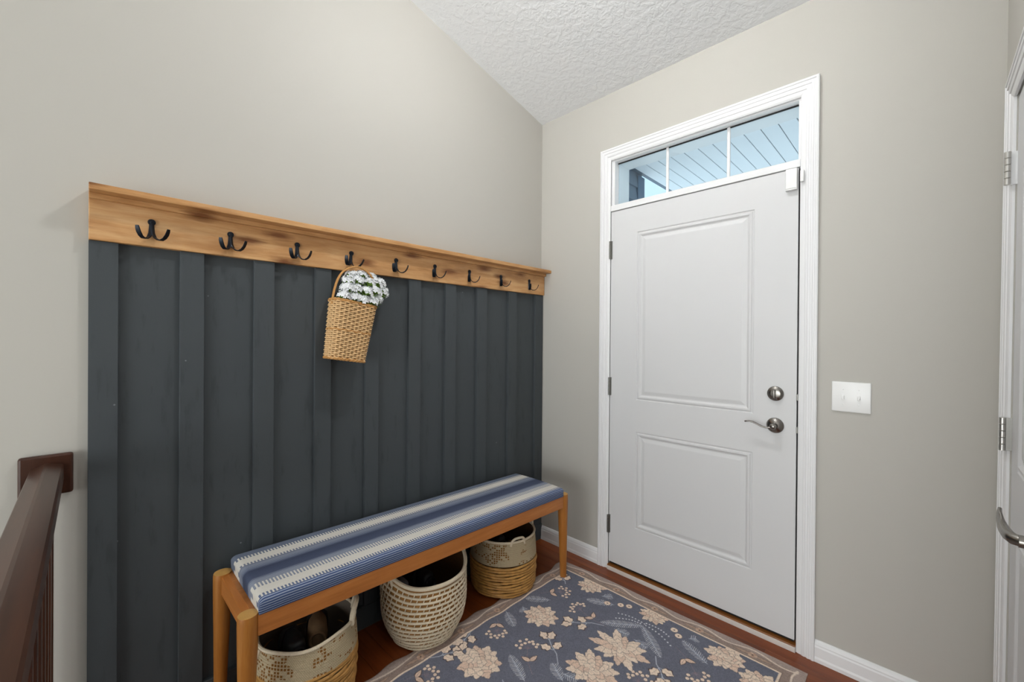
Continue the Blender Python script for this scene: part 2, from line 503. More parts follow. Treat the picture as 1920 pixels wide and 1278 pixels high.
win = thing('window_1', 'three pane transom window above the entry door', 'transom window', (0.99, 0.05, 2.1), kind='structure')
mu = [0.846, 1.150]
xs = [0.549] + mu + [1.441]
for i in range(3):
    bm = nb(); box(bm, xs[i] + .0005, xs[i + 1] - .0005, 0.050, 0.054, 2.1008, 2.3555)
    obj('pane', bm, M['glass'], win)
for x in mu:
    bm = nb(); box(bm, x - 0.007, x + 0.007, 0.040, 0.0495, 2.1008, 2.3555, 0.002)
    obj('muntin', bm, M['white'], win)
bm = nb(); box(bm, 0.549, 1.441, 0.042, 0.0495, 2.351, 2.3558)  # black strip draws the shadow line of the rubber above the panes
obj('gasket_shadow', bm, M['dark'], win)

door = thing('door_1', 'white two panel entry door with nickel lever', 'door', (0.99, 0.02, 0.045), kind='structure')
X0, X1, Z0, Z1 = 0.533, 1.4435, 0.044, 2.064
bm = nb()
gx = [X0, 0.696, 1.277, X1]; gz = [Z0, 0.281, 0.8185, 0.994, 1.924, Z1]
V = {}
def gv(x, z, y=0.0):
    k = (round(x, 5), round(z, 5), round(y, 5))
    if k not in V: V[k] = bm.verts.new((x, y, z))
    return V[k]
for i in range(3):
    for j in range(5):
        if i == 1 and j in (1, 3): continue
        bm.faces.new((gv(gx[i], gz[j]), gv(gx[i + 1], gz[j]), gv(gx[i + 1], gz[j + 1]), gv(gx[i], gz[j + 1])))
prof = [(0.0, 0.0), (0.003, 0.0035), (0.007, 0.0038), (0.012, -0.0008), (0.019, -0.0010), (0.023, 0.0022), (0.028, 0.0065), (0.033, 0.0068), (0.050, 0.0018), (0.054, 0.0015)]
for j in (1, 3):
    prev = None
    for ins, d in prof:
        a0, a1, b0, b1 = 0.696 + ins, 1.277 - ins, gz[j] + ins, gz[j + 1] - ins
        cur = [gv(a0, b0, d), gv(a1, b0, d), gv(a1, b1, d), gv(a0, b1, d)]
        if prev:
            for k in range(4): bm.faces.new((prev[k], prev[(k + 1) % 4], cur[(k + 1) % 4], cur[k]))
        prev = cur
    bm.faces.new(prev)
f = [gv(X0, Z0), gv(X1, Z0), gv(X1, Z1), gv(X0, Z1)]
bk = [gv(X0, Z0, .044), gv(X1, Z0, .044), gv(X1, Z1, .044), gv(X0, Z1, .044)]
bm.faces.new(bk)
edge_chain = [[gv(x, Z0) for x in gx], [gv(X1, z) for z in gz], [gv(x, Z1) for x in reversed(gx)], [gv(X0, z) for z in reversed(gz)]]
for k, ch in enumerate(edge_chain):
    bm.faces.new(ch + [bk[(k + 1) % 4], bk[k]])
obj('slab', bm, M['doorwhite'], door)
bm = nb(); box(bm, X0 + .004, X1 - .003, 0.004, 0.040, 0.0345, 0.0438)
obj('door_sweep', bm, M['dark'], door)
for z in (1.844, 1.058, 0.263):
    g = thing('hinge', None, None); g.parent = door; g.location = (0.5325 - .99, -0.0115 - .02, z - 0.045)
    for k in range(5):
        b = nb(); lathe(b, [(0.0052, -0.0098), (0.006, -0.0092), (0.006, 0.0092), (0.0052, 0.0098)], (0, 0, (k - 2) * 0.0205), 'z', 14)
        obj('knuckle', b, M['steel'], g, True, True)
    b = nb(); box(b, 0.0005, 0.010, 0.003, 0.0105, -0.0515, 0.0515); obj('leaf', b, M['steel'], g, False, True)
# deadbolt
db = thing('deadbolt', None, None); db.parent = door; db.location = (1.366 - .99, -.02, 1.094 - .045)
b = nb(); lathe(b, [(0.031, -0.0002), (0.0325, -0.004), (0.0315, -0.008), (0.028, -0.011), (0.0265, -0.0115), (0.0255, -0.0135), (0.021, -0.0155), (0.0135, -0.017), (0.0, -0.0172)], (0, 0, 0), 'y', 40, True, False)
obj('rosette', b, M['nickel'], db, 50, True)
b = nb(); box(b, -0.0042, 0.0042, -0.036, -0.0165, -0.019, 0.019, 0.0035, 3); obj('thumb_turn', b, M['nickel'], db, 50, True)
# lever
lv = thing('lever_handle', None, None); lv.parent = door; lv.location = (1.366 - .99, -.02, 0.954 - .045)
b = nb(); lathe(b, [(0.0325, -0.0002), (0.034, -0.004), (0.0325, -0.007), (0.0305, -0.0078), (0.029, -0.011), (0.0265, -0.0118), (0.024, -0.0148), (0.018, -0.017), (0.0135, -0.019), (0.0125, -0.045), (0.0115, -0.050), (0.0085, -0.0530), (0.0, -0.0535)], (0, 0, 0), 'y', 40, True, False)
obj('rosette', b, M['nickel'], lv, 50, True)
b = nb()
pth = [(0.0, -0.044, -0.001), (-0.012, -0.046, -0.005), (-0.026, -0.048, -0.0065), (-0.042, -0.049, -0.003), (-0.060, -0.050, 0.005), (-0.076, -0.051, 0.0115), (-0.090, -0.053, 0.0135), (-0.101, -0.056, 0.0125), (-0.107, -0.059, 0.0105)]
strap(b, pth, (0, 1, 0), [.013, .0135, .014, .015, .0165, .018, .018, .014, .006], 0.0060)
obj('lever', b, M['nickel'], lv, 60, True)
for z in (1.085, 0.945):
    b = nb(); box(b, 1.4436, 1.4508, -0.006, 0.010, z - 0.014, z + 0.014, 0.002); obj('strike_plate', b, M['steel'], door)

# threshold
th = thing('trim_4', 'door threshold with white riser and varnished wooden sill', 'threshold', (0.99, -0.01, 0), kind='structure')
bm = nb(); box(bm, 0.5325, 1.4508, -0.0200, 0.06, FZ, 0.0235, 0.0015); obj('riser', bm, M['sillwhite'], th)
bm = nb(); hexa(bm, [(0.5325, -0.016, .0236), (1.4505, -0.016, .0236), (1.4505, 0.17, .0236), (0.5325, 0.17, .0236), (0.5325, -0.014, .030), (1.4505, -0.014, .030), (1.4505, 0.17, .0345), (0.5325, 0.17, .0345)])
obj('sill', bm, M['sill'], th)

# baseboards
def baseboard(name, x0, x1, label):
    P = [(0, 0), (0.0155, 0), (0.0155, 0.014), (0.0130, 0.022), (0.0125, 0.060), (0.0105, 0.066), (0.0105, 0.071), (0.0075, 0.080), (0.0035, 0.086), (0, 0.087)]
    bm = nb(); rings(bm, [[Vector((x, -d - .0002, z + FZ)) for d, z in P] for x in (x0, x1)])
    struct(name, bm, M['white'], label, 'baseboard')
baseboard('baseboard_left', 0.0265, 0.4668, 'short white baseboard between the bench corner and the door casing')
baseboard('baseboard_right', 1.5163, 2.004, 'white baseboard below the light switch')

# ------------------------------------------------------------------ door sensor, magnet, light switch
t = thing('door_sensor', 'white plastic alarm sensor at the top corner of the entry door', 'sensor', (1.418, -0.012, 1.975))
bm = nb(); hexa(bm, [(1.400, -.0002, 1.974), (1.441, -.0002, 1.974), (1.441, -.022, 1.978), (1.400, -.022, 1.978), (1.400, -.0002, 2.062), (1.441, -.0002, 2.062), (1.441, -.022, 2.062), (1.400, -.022, 2.062)], 0.003, 2)
obj('body', bm, M['plastic'], t, 40)
bm = nb(); box(bm, 1.399, 1.442, -.0225, -.006, 1.9705, 1.976, 0.0015); obj('base_lip', bm, M['plastic'], t)
bm = nb(); box(bm, 1.4535, 1.4670, -0.030, -0.0125, 1.996, 2.045, 0.0035, 2)
tag(obj('sensor_magnet', bm, M['plastic'], None, 40), 'small white sensor magnet stuck on the door casing edge', 'sensor')

sw = thing('light_switch', 'white double toggle light switch beside the entry door', 'light switch', (1.625, 0, 1.104))
bm = nb(); box(bm, 1.5645, 1.6865, -0.0065, -0.0003, 1.0445, 1.1645, 0.0035, 3)
plate = obj('wall_plate', bm, M['plastic'], sw, 40)
for k, x in enumerate((1.601, 1.650)):
    bm = nb(); box(bm, x - .0055, x + .0055, -0.0078, -0.006, 1.0935, 1.1165, 0.0005); obj('toggle_slot', bm, M['plastic'], plate)
    bm = nb(); hexa(bm, [(x - .0042, -.0070, 1.0985), (x + .0042, -.0070, 1.0985), (x + .0036, -.0180, 1.0945), (x - .0036, -.0180, 1.0945),
                         (x - .0042, -.0070, 1.1115), (x + .0042, -.0070, 1.1115), (x + .0036, -.0180, 1.1020), (x - .0036, -.0180, 1.1020)], 0.001)
    obj('toggle', bm, M['plastic'], sw)
    for z in (1.134, 1.0745):
        bm = nb(); lathe(bm, [(0.003, -0.0064), (0.003, -0.0072), (0.002, -0.0077), (0, -0.0078)], (x, 0, z), 'y', 12, True, False)
        obj('screw', bm, M['plastic'], sw, True)

# ------------------------------------------------------------------ closet door
ct = thing('trim_5', 'white fluted casing around the closet door', 'door casing', (XW, 0, LZ), kind='structure')
def casing_neg(bm, a0, a1, ztop, to3d):
    P = casing_profile(); L = []
    for (w, d) in P:
        L.append([to3d(a0 - w, 0.0, d), to3d(a0 - w, ztop - w, d), to3d(a1 + w, ztop - w, d), to3d(a1 + w, 0.0, d)])
    V = [[bm.verts.new(p) for p in lp] for lp in L]
    for a, b in zip(V[:-1], V[1:]):
        for i in range(3): bm.faces.new((a[i], a[i + 1], b[i + 1], b[i]))
    for i in range(3): bm.faces.new((V[-1][i], V[-1][i + 1], V[0][i + 1], V[0][i]))
    bm.faces.new([v[0] for v in V]); bm.faces.new([v[3] for v in reversed(V)])
bm = nb(); casing_neg(bm, -0.171, -1.025, 2.105, lambda a, z, d: (XW - d - .0003, a, max(z, FZ + .006)))
obj('casing', bm, M['white'], ct); leaned(ct)

cd = thing('door_2', 'white panelled closet door at the edge of the view', 'door', (XW, 0, LZ), kind='structure')
X_ = XW + 0.003
bm = nb(); ya, yb = CY0 - .003, CY1 + .003
def cq(y, z, d): return bm.verts.new((X_ + d, y, z))
gy = [ya, ya - .105, yb + .105, yb]; gz2 = [0.012, 0.24, 0.80, 0.97, 1.88, 2.035]
W_ = {}
def cv(y, z, d=0.0):
    k = (round(y, 5), round(z, 5), round(d, 5))
    if k not in W_: W_[k] = cq(y, z, d)
    return W_[k]
for i in range(3):
    for j in range(5):
        if i == 1 and j in (1, 3): continue
        bm.faces.new((cv(gy[i], gz2[j]), cv(gy[i + 1], gz2[j]), cv(gy[i + 1], gz2[j + 1]), cv(gy[i], gz2[j + 1])))
for j in (1, 3):
    prev = None
    for ins, d in prof:
        cur = [cv(gy[1] - ins, gz2[j] + ins, d), cv(gy[2] + ins, gz2[j] + ins, d), cv(gy[2] + ins, gz2[j + 1] - ins, d), cv(gy[1] - ins, gz2[j + 1] - ins, d)]
        if prev:
            for k in range(4): bm.faces.new((prev[k], prev[(k + 1) % 4], cur[(k + 1) % 4], cur[k]))
        prev = cur
    bm.faces.new(prev)
bk = [cv(ya, .012, .035), cv(yb, .012, .035), cv(yb, 2.035, .035), cv(ya, 2.035, .035)]
bm.faces.new(bk)
ch4 = [[cv(y, .012) for y in gy], [cv(yb, z) for z in gz2], [cv(y, 2.035) for y in reversed(gy)], [cv(ya, z) for z in reversed(gz2)]]
for k, ch in enumerate(ch4): bm.faces.new(ch + [bk[(k + 1) % 4], bk[k]])
obj('slab', bm, M['doorwhite'], cd)
for z, painted in ((1.833, True), (1.057, False), (0.25, False)):
    hg = thing('hinge', None, None); hg.parent = cd; hg.location = (2.0005 - XW, -0.243, z - LZ)
    for k in range(5):
        b = nb(); lathe(b, [(0.0064, -0.0092), (0.0072, -0.0086), (0.0072, 0.0086), (0.0064, 0.0092)], (0, 0, (k - 2) * 0.0194), 'z', 16)
        obj('knuckle', b, M['nickel_bright'], hg, True, True)
    b = nb(); box(b, 0.005, 0.021, 0.004, 0.0068, -0.048, 0.048); obj('leaf', b, M['white'] if painted else M['steel'], hg, False, True)
cl = thing('lever_handle', None, None); cl.parent = cd; cl.location = (X_ - XW, -0.905, 0.953 - LZ)
b = nb(); lathe(b, [(0.033, 0.0), (0.034, -0.004), (0.031, -0.009), (0.022, -0.013), (0.0125, -0.016), (0.0115, -0.055), (0.0, -0.056)], (0, 0, 0), 'x', 32, True, False)
obj('rosette', b, M['nickel'], cl, 50, True)
b = nb()
pth = [(-0.050, 0.0, 0.0), (-0.060, 0.006, 0.0), (-0.065, 0.02, 0.001), (-0.067, 0.045, 0.001), (-0.068, 0.068, 0.001), (-0.069, 0.082, 0.004), (-0.070, 0.093, 0.011), (-0.070, 0.101, 0.020), (-0.069, 0.106, 0.028)]
L = []
P_, F_ = frames(pth)
for p, (tt, n, bb), (rv, rh) in zip(P_, F_, [(.010, .010), (.011, .010), (.011, .0095), (.0105, .009), (.0105, .008), (.013, .006), (.014, .005), (.012, .004), (.005, .003)]):
    upv = Vector((0, 0, 1)); upv = (upv - tt * upv.dot(tt)).normalized(); sd = tt.cross(upv)
    L.append([p + upv * math.cos(2 * PI * k / 16) * rv + sd * math.sin(2 * PI * k / 16) * rh for k in range(16)])
rings(b, L); obj('lever', b, M['nickel'], cl, 50, True)
leaned(cd)

# ------------------------------------------------------------------ ceiling lamp (out of frame, casts the shadows seen on the wall)
LX, LY = 1.00, -1.10
LZC = CZ - CS * LY
lamp = thing('ceiling_light', 'small flush ceiling light with a frosted globe above the bench', 'ceiling light', (LX, LY, LZC))
bm = nb(); lathe(bm, [(0.0, 0.02), (0.075, 0.018), (0.075, -0.012), (0.055, -0.03), (0.03, -0.035), (0.0, -0.035)], (LX, LY, LZC), 'z', 32, False, False)
obj('canopy', bm, M['nickel'], lamp, 40)
bm = nb(); lathe(bm, [(0.0, -0.0345), (0.045, -0.037), (0.064, -0.050), (0.070, -0.070), (0.062, -0.092), (0.040, -0.108), (0.0, -0.114)], (LX, LY, LZC), 'z', 32, False, False)
obj('globe', bm, emit('frosted_lamp_glass', (0.995, 1.0, 0.99, 1), 218.0), lamp, 60)

# ------------------------------------------------------------------ bench
FL, BL, FR, BR = Vector((.383, -1.789, .487)), Vector((.058, -1.792, .487)), Vector((.405, -.272, .468)), Vector((.080, -.278, .468))
bench = thing('bench', 'long wooden bench with a blue and white striped seat', 'bench', (.23, -1.03, 0))
def leg(c, ztop, zbot, out):
    bm = nb(); L = []
    for f_, r, ox in ((0.0, .0175, 1.0), (0.25, .0205, .7), (0.55, .0240, .35), (0.80, .0275, .08), (0.93, .0285, 0.0), (0.985, .0283, 0.0), (1.0, .0268, 0.0)):
        z = zbot + (ztop - zbot) * f_
        cc = Vector((c.x + out[0] * .006 * ox, c.y + out[1] * .006 * ox, z))
        L.append([cc + Vector((math.cos(2 * PI * k / 28) * r, math.sin(2 * PI * k / 28) * r, 0)) for k in range(28)])
    rings(bm, L, True, True, False)
    o = obj('leg', bm, M['oakz'], bench, 45)
    bm = nb(); rc = L[-1]
    cc = sum(rc, Vector()) / 28
    L2 = [[p.copy() for p in rc], [cc + (p - cc) * .6 + Vector((0, 0, .0012)) for p in rc], [cc + (p - cc) * .05 + Vector((0, 0, .0016)) for p in rc]]
    rings(bm, L2, True, False, True); obj('cut_end', bm, M['oakend'], o, 60)
RUGZ = 0.0065
leg(FL, .487, RUGZ + .0006, (.3, -1)); leg(BL, .487, FZ + .0003, (-.3, -1)); leg(FR, .468, RUGZ + .0012, (.3, 1)); leg(BR, .468, FZ + .0003, (-.3, 1))
def railbar(a, b, w, h0, h1, mat):
    d = (b - a); d.z = 0; d.normalize(); s = Vector((-d.y, d.x, 0)) * (w / 2)
    bm = nb(); pts = []
    for hz in (h1, h0):
        for p, sg in ((a, 1), (b, 1), (b, -1), (a, -1)):
            q = p + s * sg; pts.append((q.x, q.y, p.z + hz))
    hexa(bm, pts, 0.002, 2); obj('seat_rail', bm, mat, bench)
sx = Vector((.010, 0, 0))
railbar(FL + sx + Vector((0, .022, 0)), FR + sx - Vector((0, .022, 0)), .022, -.003, -.068, M['oak'])
railbar(BL - sx + Vector((0, .022, 0)), BR - sx - Vector((0, .022, 0)), .022, -.003, -.068, M['oak'])
sy = Vector((0, .003, 0))
railbar(FL + sy - Vector((.022, 0, 0)), BL + sy + Vector((.022, 0, 0)), .022, -.006, -.068, M['oakx'])
railbar(FR - sy - Vector((.022, 0, 0)), BR - sy + Vector((.022, 0, 0)), .022, -.006, -.068, M['oakx'])

bm = nb()
hexa(bm, [(BL.x - .004, BL.y + .012, .462), (FL.x + .004, FL.y + .012, .462), (FR.x + .004, FR.y - .012, .443), (BR.x - .004, BR.y - .012, .443),
          (BL.x - .004, BL.y + .012, .482), (FL.x + .004, FL.y + .012, .482), (FR.x + .004, FR.y - .012, .463), (BR.x - .004, BR.y - .012, .463)])
obj('seat_board', bm, M['oak'], bench)
# striped seat pad with rounded edges; "stripe" is the distance across the cloth, carried over the front edge
def cushion():
    T = 0.050; rx = 0.016
    def sect(n=7):
        prof = [(0.0, 0.0)]
        pts = []
        # (t across 0..1 measured in metres from the back, height, cloth distance)
        W = FL.x - BL.x + .040
        pts.append((0.002, 0.0, -T)); pts.append((0.0, T * .45, -T * .5))
        for k in range(n + 1):
            a = PI / 2 * k / n; pts.append((rx - rx * math.cos(a), T - rx + rx * math.sin(a), -rx * (1 - k / n)))
        for k in range(1, 24):
            u = k / 24; pts.append((rx + (W - 2 * rx) * u, T + .004 * math.sin(PI * u), rx * .3 + (W - 2 * rx) * u))
        for k in range(n + 1):
            a = PI / 2 * k / n; pts.append((W - rx + rx * math.sin(a), T - rx + rx * math.cos(a), W - rx * 1.7 + rx * 1.57 * k / n))
        pts.append((W, T * .45, W - .13 * rx + (T * .55 - rx))); pts.append((W - .003, 0.0, W + T - rx))
        return pts, W
    S, W = sect()
    ys = [0.0] + [0.020 * (1 - math.cos(PI / 2 * k / 6)) for k in range(1, 7)]
    ln = (FR.y - FL.y) - .046
    mid = [0.020 + (ln - .04) * k / 40 for k in range(1, 40)]
    yl = ys + mid + [ln - y for y in reversed(ys)]
    verts, att, faces = [], [], []
    for y in yl:
        e = min(y, ln - y)
        q = 1.0 if e >= .020 else math.sqrt(max(0, 1 - ((.020 - e) / .020) ** 2))
        u = y / ln
        base = FL.lerp(FR, u); basb = BL.lerp(BR, u)
        z0 = FL.z + (FR.z - FL.z) * u - .004
        for a, h, s in S:
            hh = h if h < T * .5 else T * .5 + (h - T * .5) * (0.30 + .70 * q)
            sh = (1 - q) * .005
            xx = basb.x - .014 + max(sh, min(W - sh, a))
            yy = FL.y + .023 + y + (T - hh) * 0.02
            verts.append((xx, yy, z0 + hh)); att.append((s, y))
    n = len(S)
    for i in range(len(yl) - 1):
        for k in range(n - 1):
            faces.append((i * n + k, i * n + k + 1, (i + 1) * n + k + 1, (i + 1) * n + k))
    # end walls fall straight from the rounded end to the rail; the stripes run down them
    for i in (0, len(yl) - 1):
        lo = len(verts)
        for k in range(n):
            v = verts[i * n + k]; a, h, s = S[k]
            z0 = (FL.z if i == 0 else FR.z) - .004
            verts.append((v[0], v[1] + (.002 if i == 0 else -.002), z0)); att.append((min(max(s, 0), W), -.01))
        for k in range(n - 1):
            fq = (i * n + k, lo + k, lo + k + 1, i * n + k + 1)
            faces.append(fq if i == 0 else fq[::-1])
    me = bpy.data.meshes.new('seat_pad'); me.from_pydata(verts, [], faces)
    at = me.attributes.new('stripe', 'FLOAT', 'POINT'); at.data.foreach_set('value', [a for a, _ in att])
    at = me.attributes.new('along', 'FLOAT', 'POINT'); at.data.foreach_set('value', [b for _, b in att])
    b = bmesh.new(); b.from_mesh(me); bmesh.ops.recalc_face_normals(b, faces=b.faces); b.to_mesh(me); b.free()
    return me, W
me, CW = cushion()
def fabric(W):
    t = NT('striped_seat_cloth')
    a = t.n('ShaderNodeAttribute', attribute_name='stripe').outputs['Fac']; y = t.n('ShaderNodeAttribute', attribute_name='along').outputs['Fac']
    wob = t.noise(t.coords(), 14, 3)
    a = t.math('ADD', a, t.math('MULTIPLY', t.math('SUBTRACT', wob, 0.5), 0.004))
    p = t.math('DIVIDE', a, W)                      # 0 back edge, 1 front edge, beyond 1 down the front
    p = t.math('MULTIPLY', t.math('ADD', p, 0.2), 1 / 1.4)
    def q(v): return (v + .2) / 1.4
    navy, mid, pale, white = lin('#474f66'), lin('#666f85'), lin('#8a90a0'), lin('#ece7dd')
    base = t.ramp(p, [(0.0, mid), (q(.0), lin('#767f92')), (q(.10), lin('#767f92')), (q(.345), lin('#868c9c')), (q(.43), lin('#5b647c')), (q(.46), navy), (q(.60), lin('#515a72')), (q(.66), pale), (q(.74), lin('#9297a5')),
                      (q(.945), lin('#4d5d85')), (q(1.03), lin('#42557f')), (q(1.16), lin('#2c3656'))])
    # fine woven lines
    lines = t.math('SINE', t.math('MULTIPLY', a, 2 * PI / 0.0080))
    lm = t.ramp(t.math('MULTIPLY_ADD', lines, 0.5, 0.5), [(0.52, (0, 0, 0)), (0.80, (1, 1, 1))])
    zone = t.ramp(p, [(0, (.0,) * 3), (q(.33), (.0,) * 3), (q(.345), (.65,) * 3), (q(.43), (.35,) * 3), (q(.45), (0,) * 3), (q(.60), (0,) * 3), (q(.64), (.6,) * 3), (q(.73), (.35,) * 3), (q(.90), (.2,) * 3),
                      (q(.94), (.85,) * 3), (q(1.06), (.6,) * 3), (q(1.17), (.10,) * 3)])
    col = t.mix(t.math('MULTIPLY', lm, zone), base, lin('#b6c0d2'))
    # ticks along both edges of the white stripes
    tick = t.math('SINE', t.math('MULTIPLY', y, 2 * PI / 0.0105)); tk = t.ramp(t.math('MULTIPLY_ADD', tick, 0.5, 0.5), [(0.45, (0, 0, 0)), (0.6, (1, 1, 1))])
    tz = t.ramp(p, [(0, (0,) * 3), (q(.10), (1,) * 3), (q(.305), (0,) * 3), (q(.70), (1,) * 3), (q(.93), (0,) * 3)], 'CONSTANT')
    col = t.mix(t.math('MULTIPLY', tk, tz), col, white)
    wz = t.ramp(p, [(0, (0,) * 3), (q(.155), (1,) * 3), (q(.265), (0,) * 3), (q(.775), (1,) * 3), (q(.885), (0,) * 3)], 'CONSTANT')
    col = t.mix(wz, col, white)
    col = t.mix(t.math('MULTIPLY', t.noise(t.coords((1, 1, 1)), 420, 2), 0.25), col, lin('#2d3550'), 'MULTIPLY')
    t.bump(t.math('ADD', t.math('MULTIPLY', lines, 0.6), t.noise(t.coords(), 500, 2)), 0.35, 0.0012)
    return t.fin(col, 0.9, 0, 0.15)
M['fabric'] = fabric(CW)
obj('seat_pad', me, M['fabric'], bench, 55)

# ------------------------------------------------------------------ rug (woven print painted per knot)
RX0, RX1, RY0, RY1 = 0.306, 1.512, -1.90, -0.118
def rug():
    step = 0.0022; ss = 2
    yv = list(np.arange(RY1, -1.46, -step)); yc = list(np.arange(-1.47, RY0, -0.012)) + [RY0]
    xs = np.linspace(RX0, RX1, int((RX1 - RX0) / step) + 1)
    g = step / ss
    nx = int(round((RX1 - RX0) / g)) + 1; ny = int(round((RY1 - RY0) / g)) + 1
    img = np.zeros((ny, nx, 3), np.float32)
    def C(h): return np.array(lin(h)[:3], np.float32)
    navy = C('#70727f'); img[:] = navy
    GX = RX0 + np.arange(nx) * g; GY = RY1 - np.arange(ny) * g
    def win(x0, x1, y0, y1):
        i0 = max(0, int((RY1 - y1) / g)); i1 = min(ny, int((RY1 - y0) / g) + 2)
        j0 = max(0, int((x0 - RX0) / g)); j1 = min(nx, int((x1 - RX0) / g) + 2)
        return i0, i1, j0, j1
    def poly(pts, col, alpha=1.0):
        pts = np.asarray(pts, np.float32)
        x0, y0 = pts.min(0); x1, y1 = pts.max(0)
        i0, i1, j0, j1 = win(x0, x1, y0, y1)
        if i1 <= i0 or j1 <= j0: return
        X, Y = np.meshgrid(GX[j0:j1], GY[i0:i1]); ins = np.zeros(X.shape, bool)
        n = len(pts)
        for k in range(n):
            ax, ay = pts[k]; bx, by = pts[(k + 1) % n]
            if ay == by: continue
            c = ((ay > Y) != (by > Y)) & (X < (bx - ax) * (Y - ay) / (by - ay) + ax)
            ins ^= c
        blk = img[i0:i1, j0:j1]; blk[ins] = blk[ins] * (1 - alpha) + col * alpha
    def line(pts, w, col, alpha=1.0):
        for (ax, ay), (bx, by) in zip(pts[:-1], pts[1:]):
            m_ = w
            i0, i1, j0, j1 = win(min(ax, bx) - m_, max(ax, bx) + m_, min(ay, by) - m_, max(ay, by) + m_)
            if i1 <= i0 or j1 <= j0: continue
            X, Y = np.meshgrid(GX[j0:j1], GY[i0:i1]); dx, dy = bx - ax, by - ay
            L2 = dx * dx + dy * dy + 1e-12
            tt = np.clip(((X - ax) * dx + (Y - ay) * dy) / L2, 0, 1)
            d = np.hypot(X - ax - tt * dx, Y - ay - tt * dy) < w / 2
            blk = img[i0:i1, j0:j1]; blk[d] = blk[d] * (1 - alpha) + col * alpha
    def disc(x, y, r, col):
        poly([(x + r * math.cos(a), y + r * math.sin(a)) for a in np.linspace(0, 2 * PI, 12, endpoint=False)], col)
    cream, peach, dk, grey, whit = C('#f3ddca'), C('#e8ccb8'), C('#5f4f4a'), C('#b9bdc8'), C('#e4e5e9')
    def leaf(x, y, ang, ln, wd, col, lobes=0, outline=None, vein=None):
        up, dn = [], []
        N = 14
        for k in range(N + 1):
            u = k / N; w = wd * math.sin(PI * min(1, u ** 0.8)) * (1 - .15 * u)
            if lobes: w *= 1 + .28 * math.sin(u * lobes * 2 * PI)
            up.append((u * ln, w)); dn.append((u * ln, -w))
        pts = up + dn[::-1]; c, s = math.cos(ang), math.sin(ang)
        tr = lambda p: (x + p[0] * c - p[1] * s, y + p[0] * s + p[1] * c)
        if outline is not None:
            big = [(p[0] * 1.06 - .02 * ln, p[1] * 1.25 + (0.0012 if p[1] > 0 else -0.0012)) for p in pts]
            poly([tr(p) for p in big], outline)
        poly([tr(p) for p in pts], col)
        if vein is not None: line([tr((ln * .1, 0)), tr((ln * .85, 0))], .0014, vein, .6)
    def petal(x, y, ang, ln, wd, col, jag):
        c, s = math.cos(ang), math.sin(ang)
        sh = [(0, -.25), (.25, -.75), (.55, -1.0), (.78, -.95), (.80, -.62), (.92, -.42), (1.0, 0), (.92, .40), (.80, .60), (.78, .92), (.55, 1.0), (.25, .75), (0, .25)]
        tr = lambda p, k=1.0, e=0.0: (x + (p[0] * ln * k + e) * c - p[1] * (wd / 2 + e) * s, y + (p[0] * ln * k + e) * s + p[1] * (wd / 2 + e) * c)
        poly([tr(p, 1.0, .0016) for p in sh], dk, .8)
        poly([tr(p) for p in sh], col)
        for q in (-.35, .0, .35): line([tr((.25, q * .6)), tr((.70, q))], .0011, dk, .22)
    def flower(x, y, size, ang, el=1.0):
        r2 = random.Random(int((x * 131 + y * 977) * 1000) & 0xffff)
        for ring, n, ln, wd in ((0, 11, 1.0, .50), (1, 10, .78, .46), (2, 8, .55, .40), (3, 6, .34, .30)):
            for k in range(n):
                a = ang + 2 * PI * k / n + ring * .33 + r2.uniform(-.12, .12)
                st = 1 + (el - 1) * abs(math.cos(a - ang))
                col = (cream if (k + ring) % 3 else peach) * (1.0 if ring else .96)
                petal(x, y, a, size * ln * st * r2.uniform(.9, 1.1), size * wd, col, 1)
        disc(x, y, size * .13, dk * .9); disc(x, y, size * .115, cream)
    def sprig(bx, by, tx, ty):
        dx, dy = tx - bx, ty - by; ln = math.hypot(dx, dy); a = math.atan2(dy, dx)
        mx, my = bx + dx * .55, by + dy * .55
        line([(bx, by), (bx + dx * .3 + dy * .05, by + dy * .3 - dx * .05), (mx, my), (tx - dx * .2, ty - dy * .2)], .004, grey)
        for (u, da, l) in ((.42, .85, .036), (.42, -.85, .036), (.74, .42, .040), (.72, -.5, .038)):
            px, py = bx + dx * u, by + dy * u
            qx, qy = px + .012 * math.cos(a + da), py + .012 * math.sin(a + da)
            line([(px, py), (qx, qy)], .0028, grey)
            leaf(qx, qy, a + da, l * 1.35, .018, cream, 2.0, dk * .8, dk)
    def berries(cx, cy, bx, by):
        r2 = random.Random(int((cx * 313 + cy * 771) * 1000) & 0xffff)
        dx, dy = cx - bx, cy - by; ln = math.hypot(dx, dy) + 1e-6; dx /= ln; dy /= ln
        line([(bx, by), (bx + dx * ln * .5 - dy * .012, by + dy * ln * .5 + dx * .012), (cx, cy)], .0022, C('#8c7f86'))
        for k in range(11):
            a = -1.5 + 3.0 * k / 10; rr = .034 + .014 * (k % 2) + r2.uniform(-.004, .004)
            px = cx + rr * (dx * math.cos(a) - dy * math.sin(a)) - dx * .012; py = cy + rr * (dy * math.cos(a) + dx * math.sin(a)) - dy * .012
            line([(cx - dx * .018, cy - dy * .018), (px, py)], .0013, C('#8c7f86'))
            disc(px, py, .0085, dk * .7); disc(px, py, .0072, cream); disc(px + .001, py - .001, .002, peach * .8)
        for s in (-1, 1):
            leaf(bx + dx * ln * .45, by + dy * ln * .45, math.atan2(dy, dx) + s * .9, .042, .010, peach, 0, dk * .8, dk)
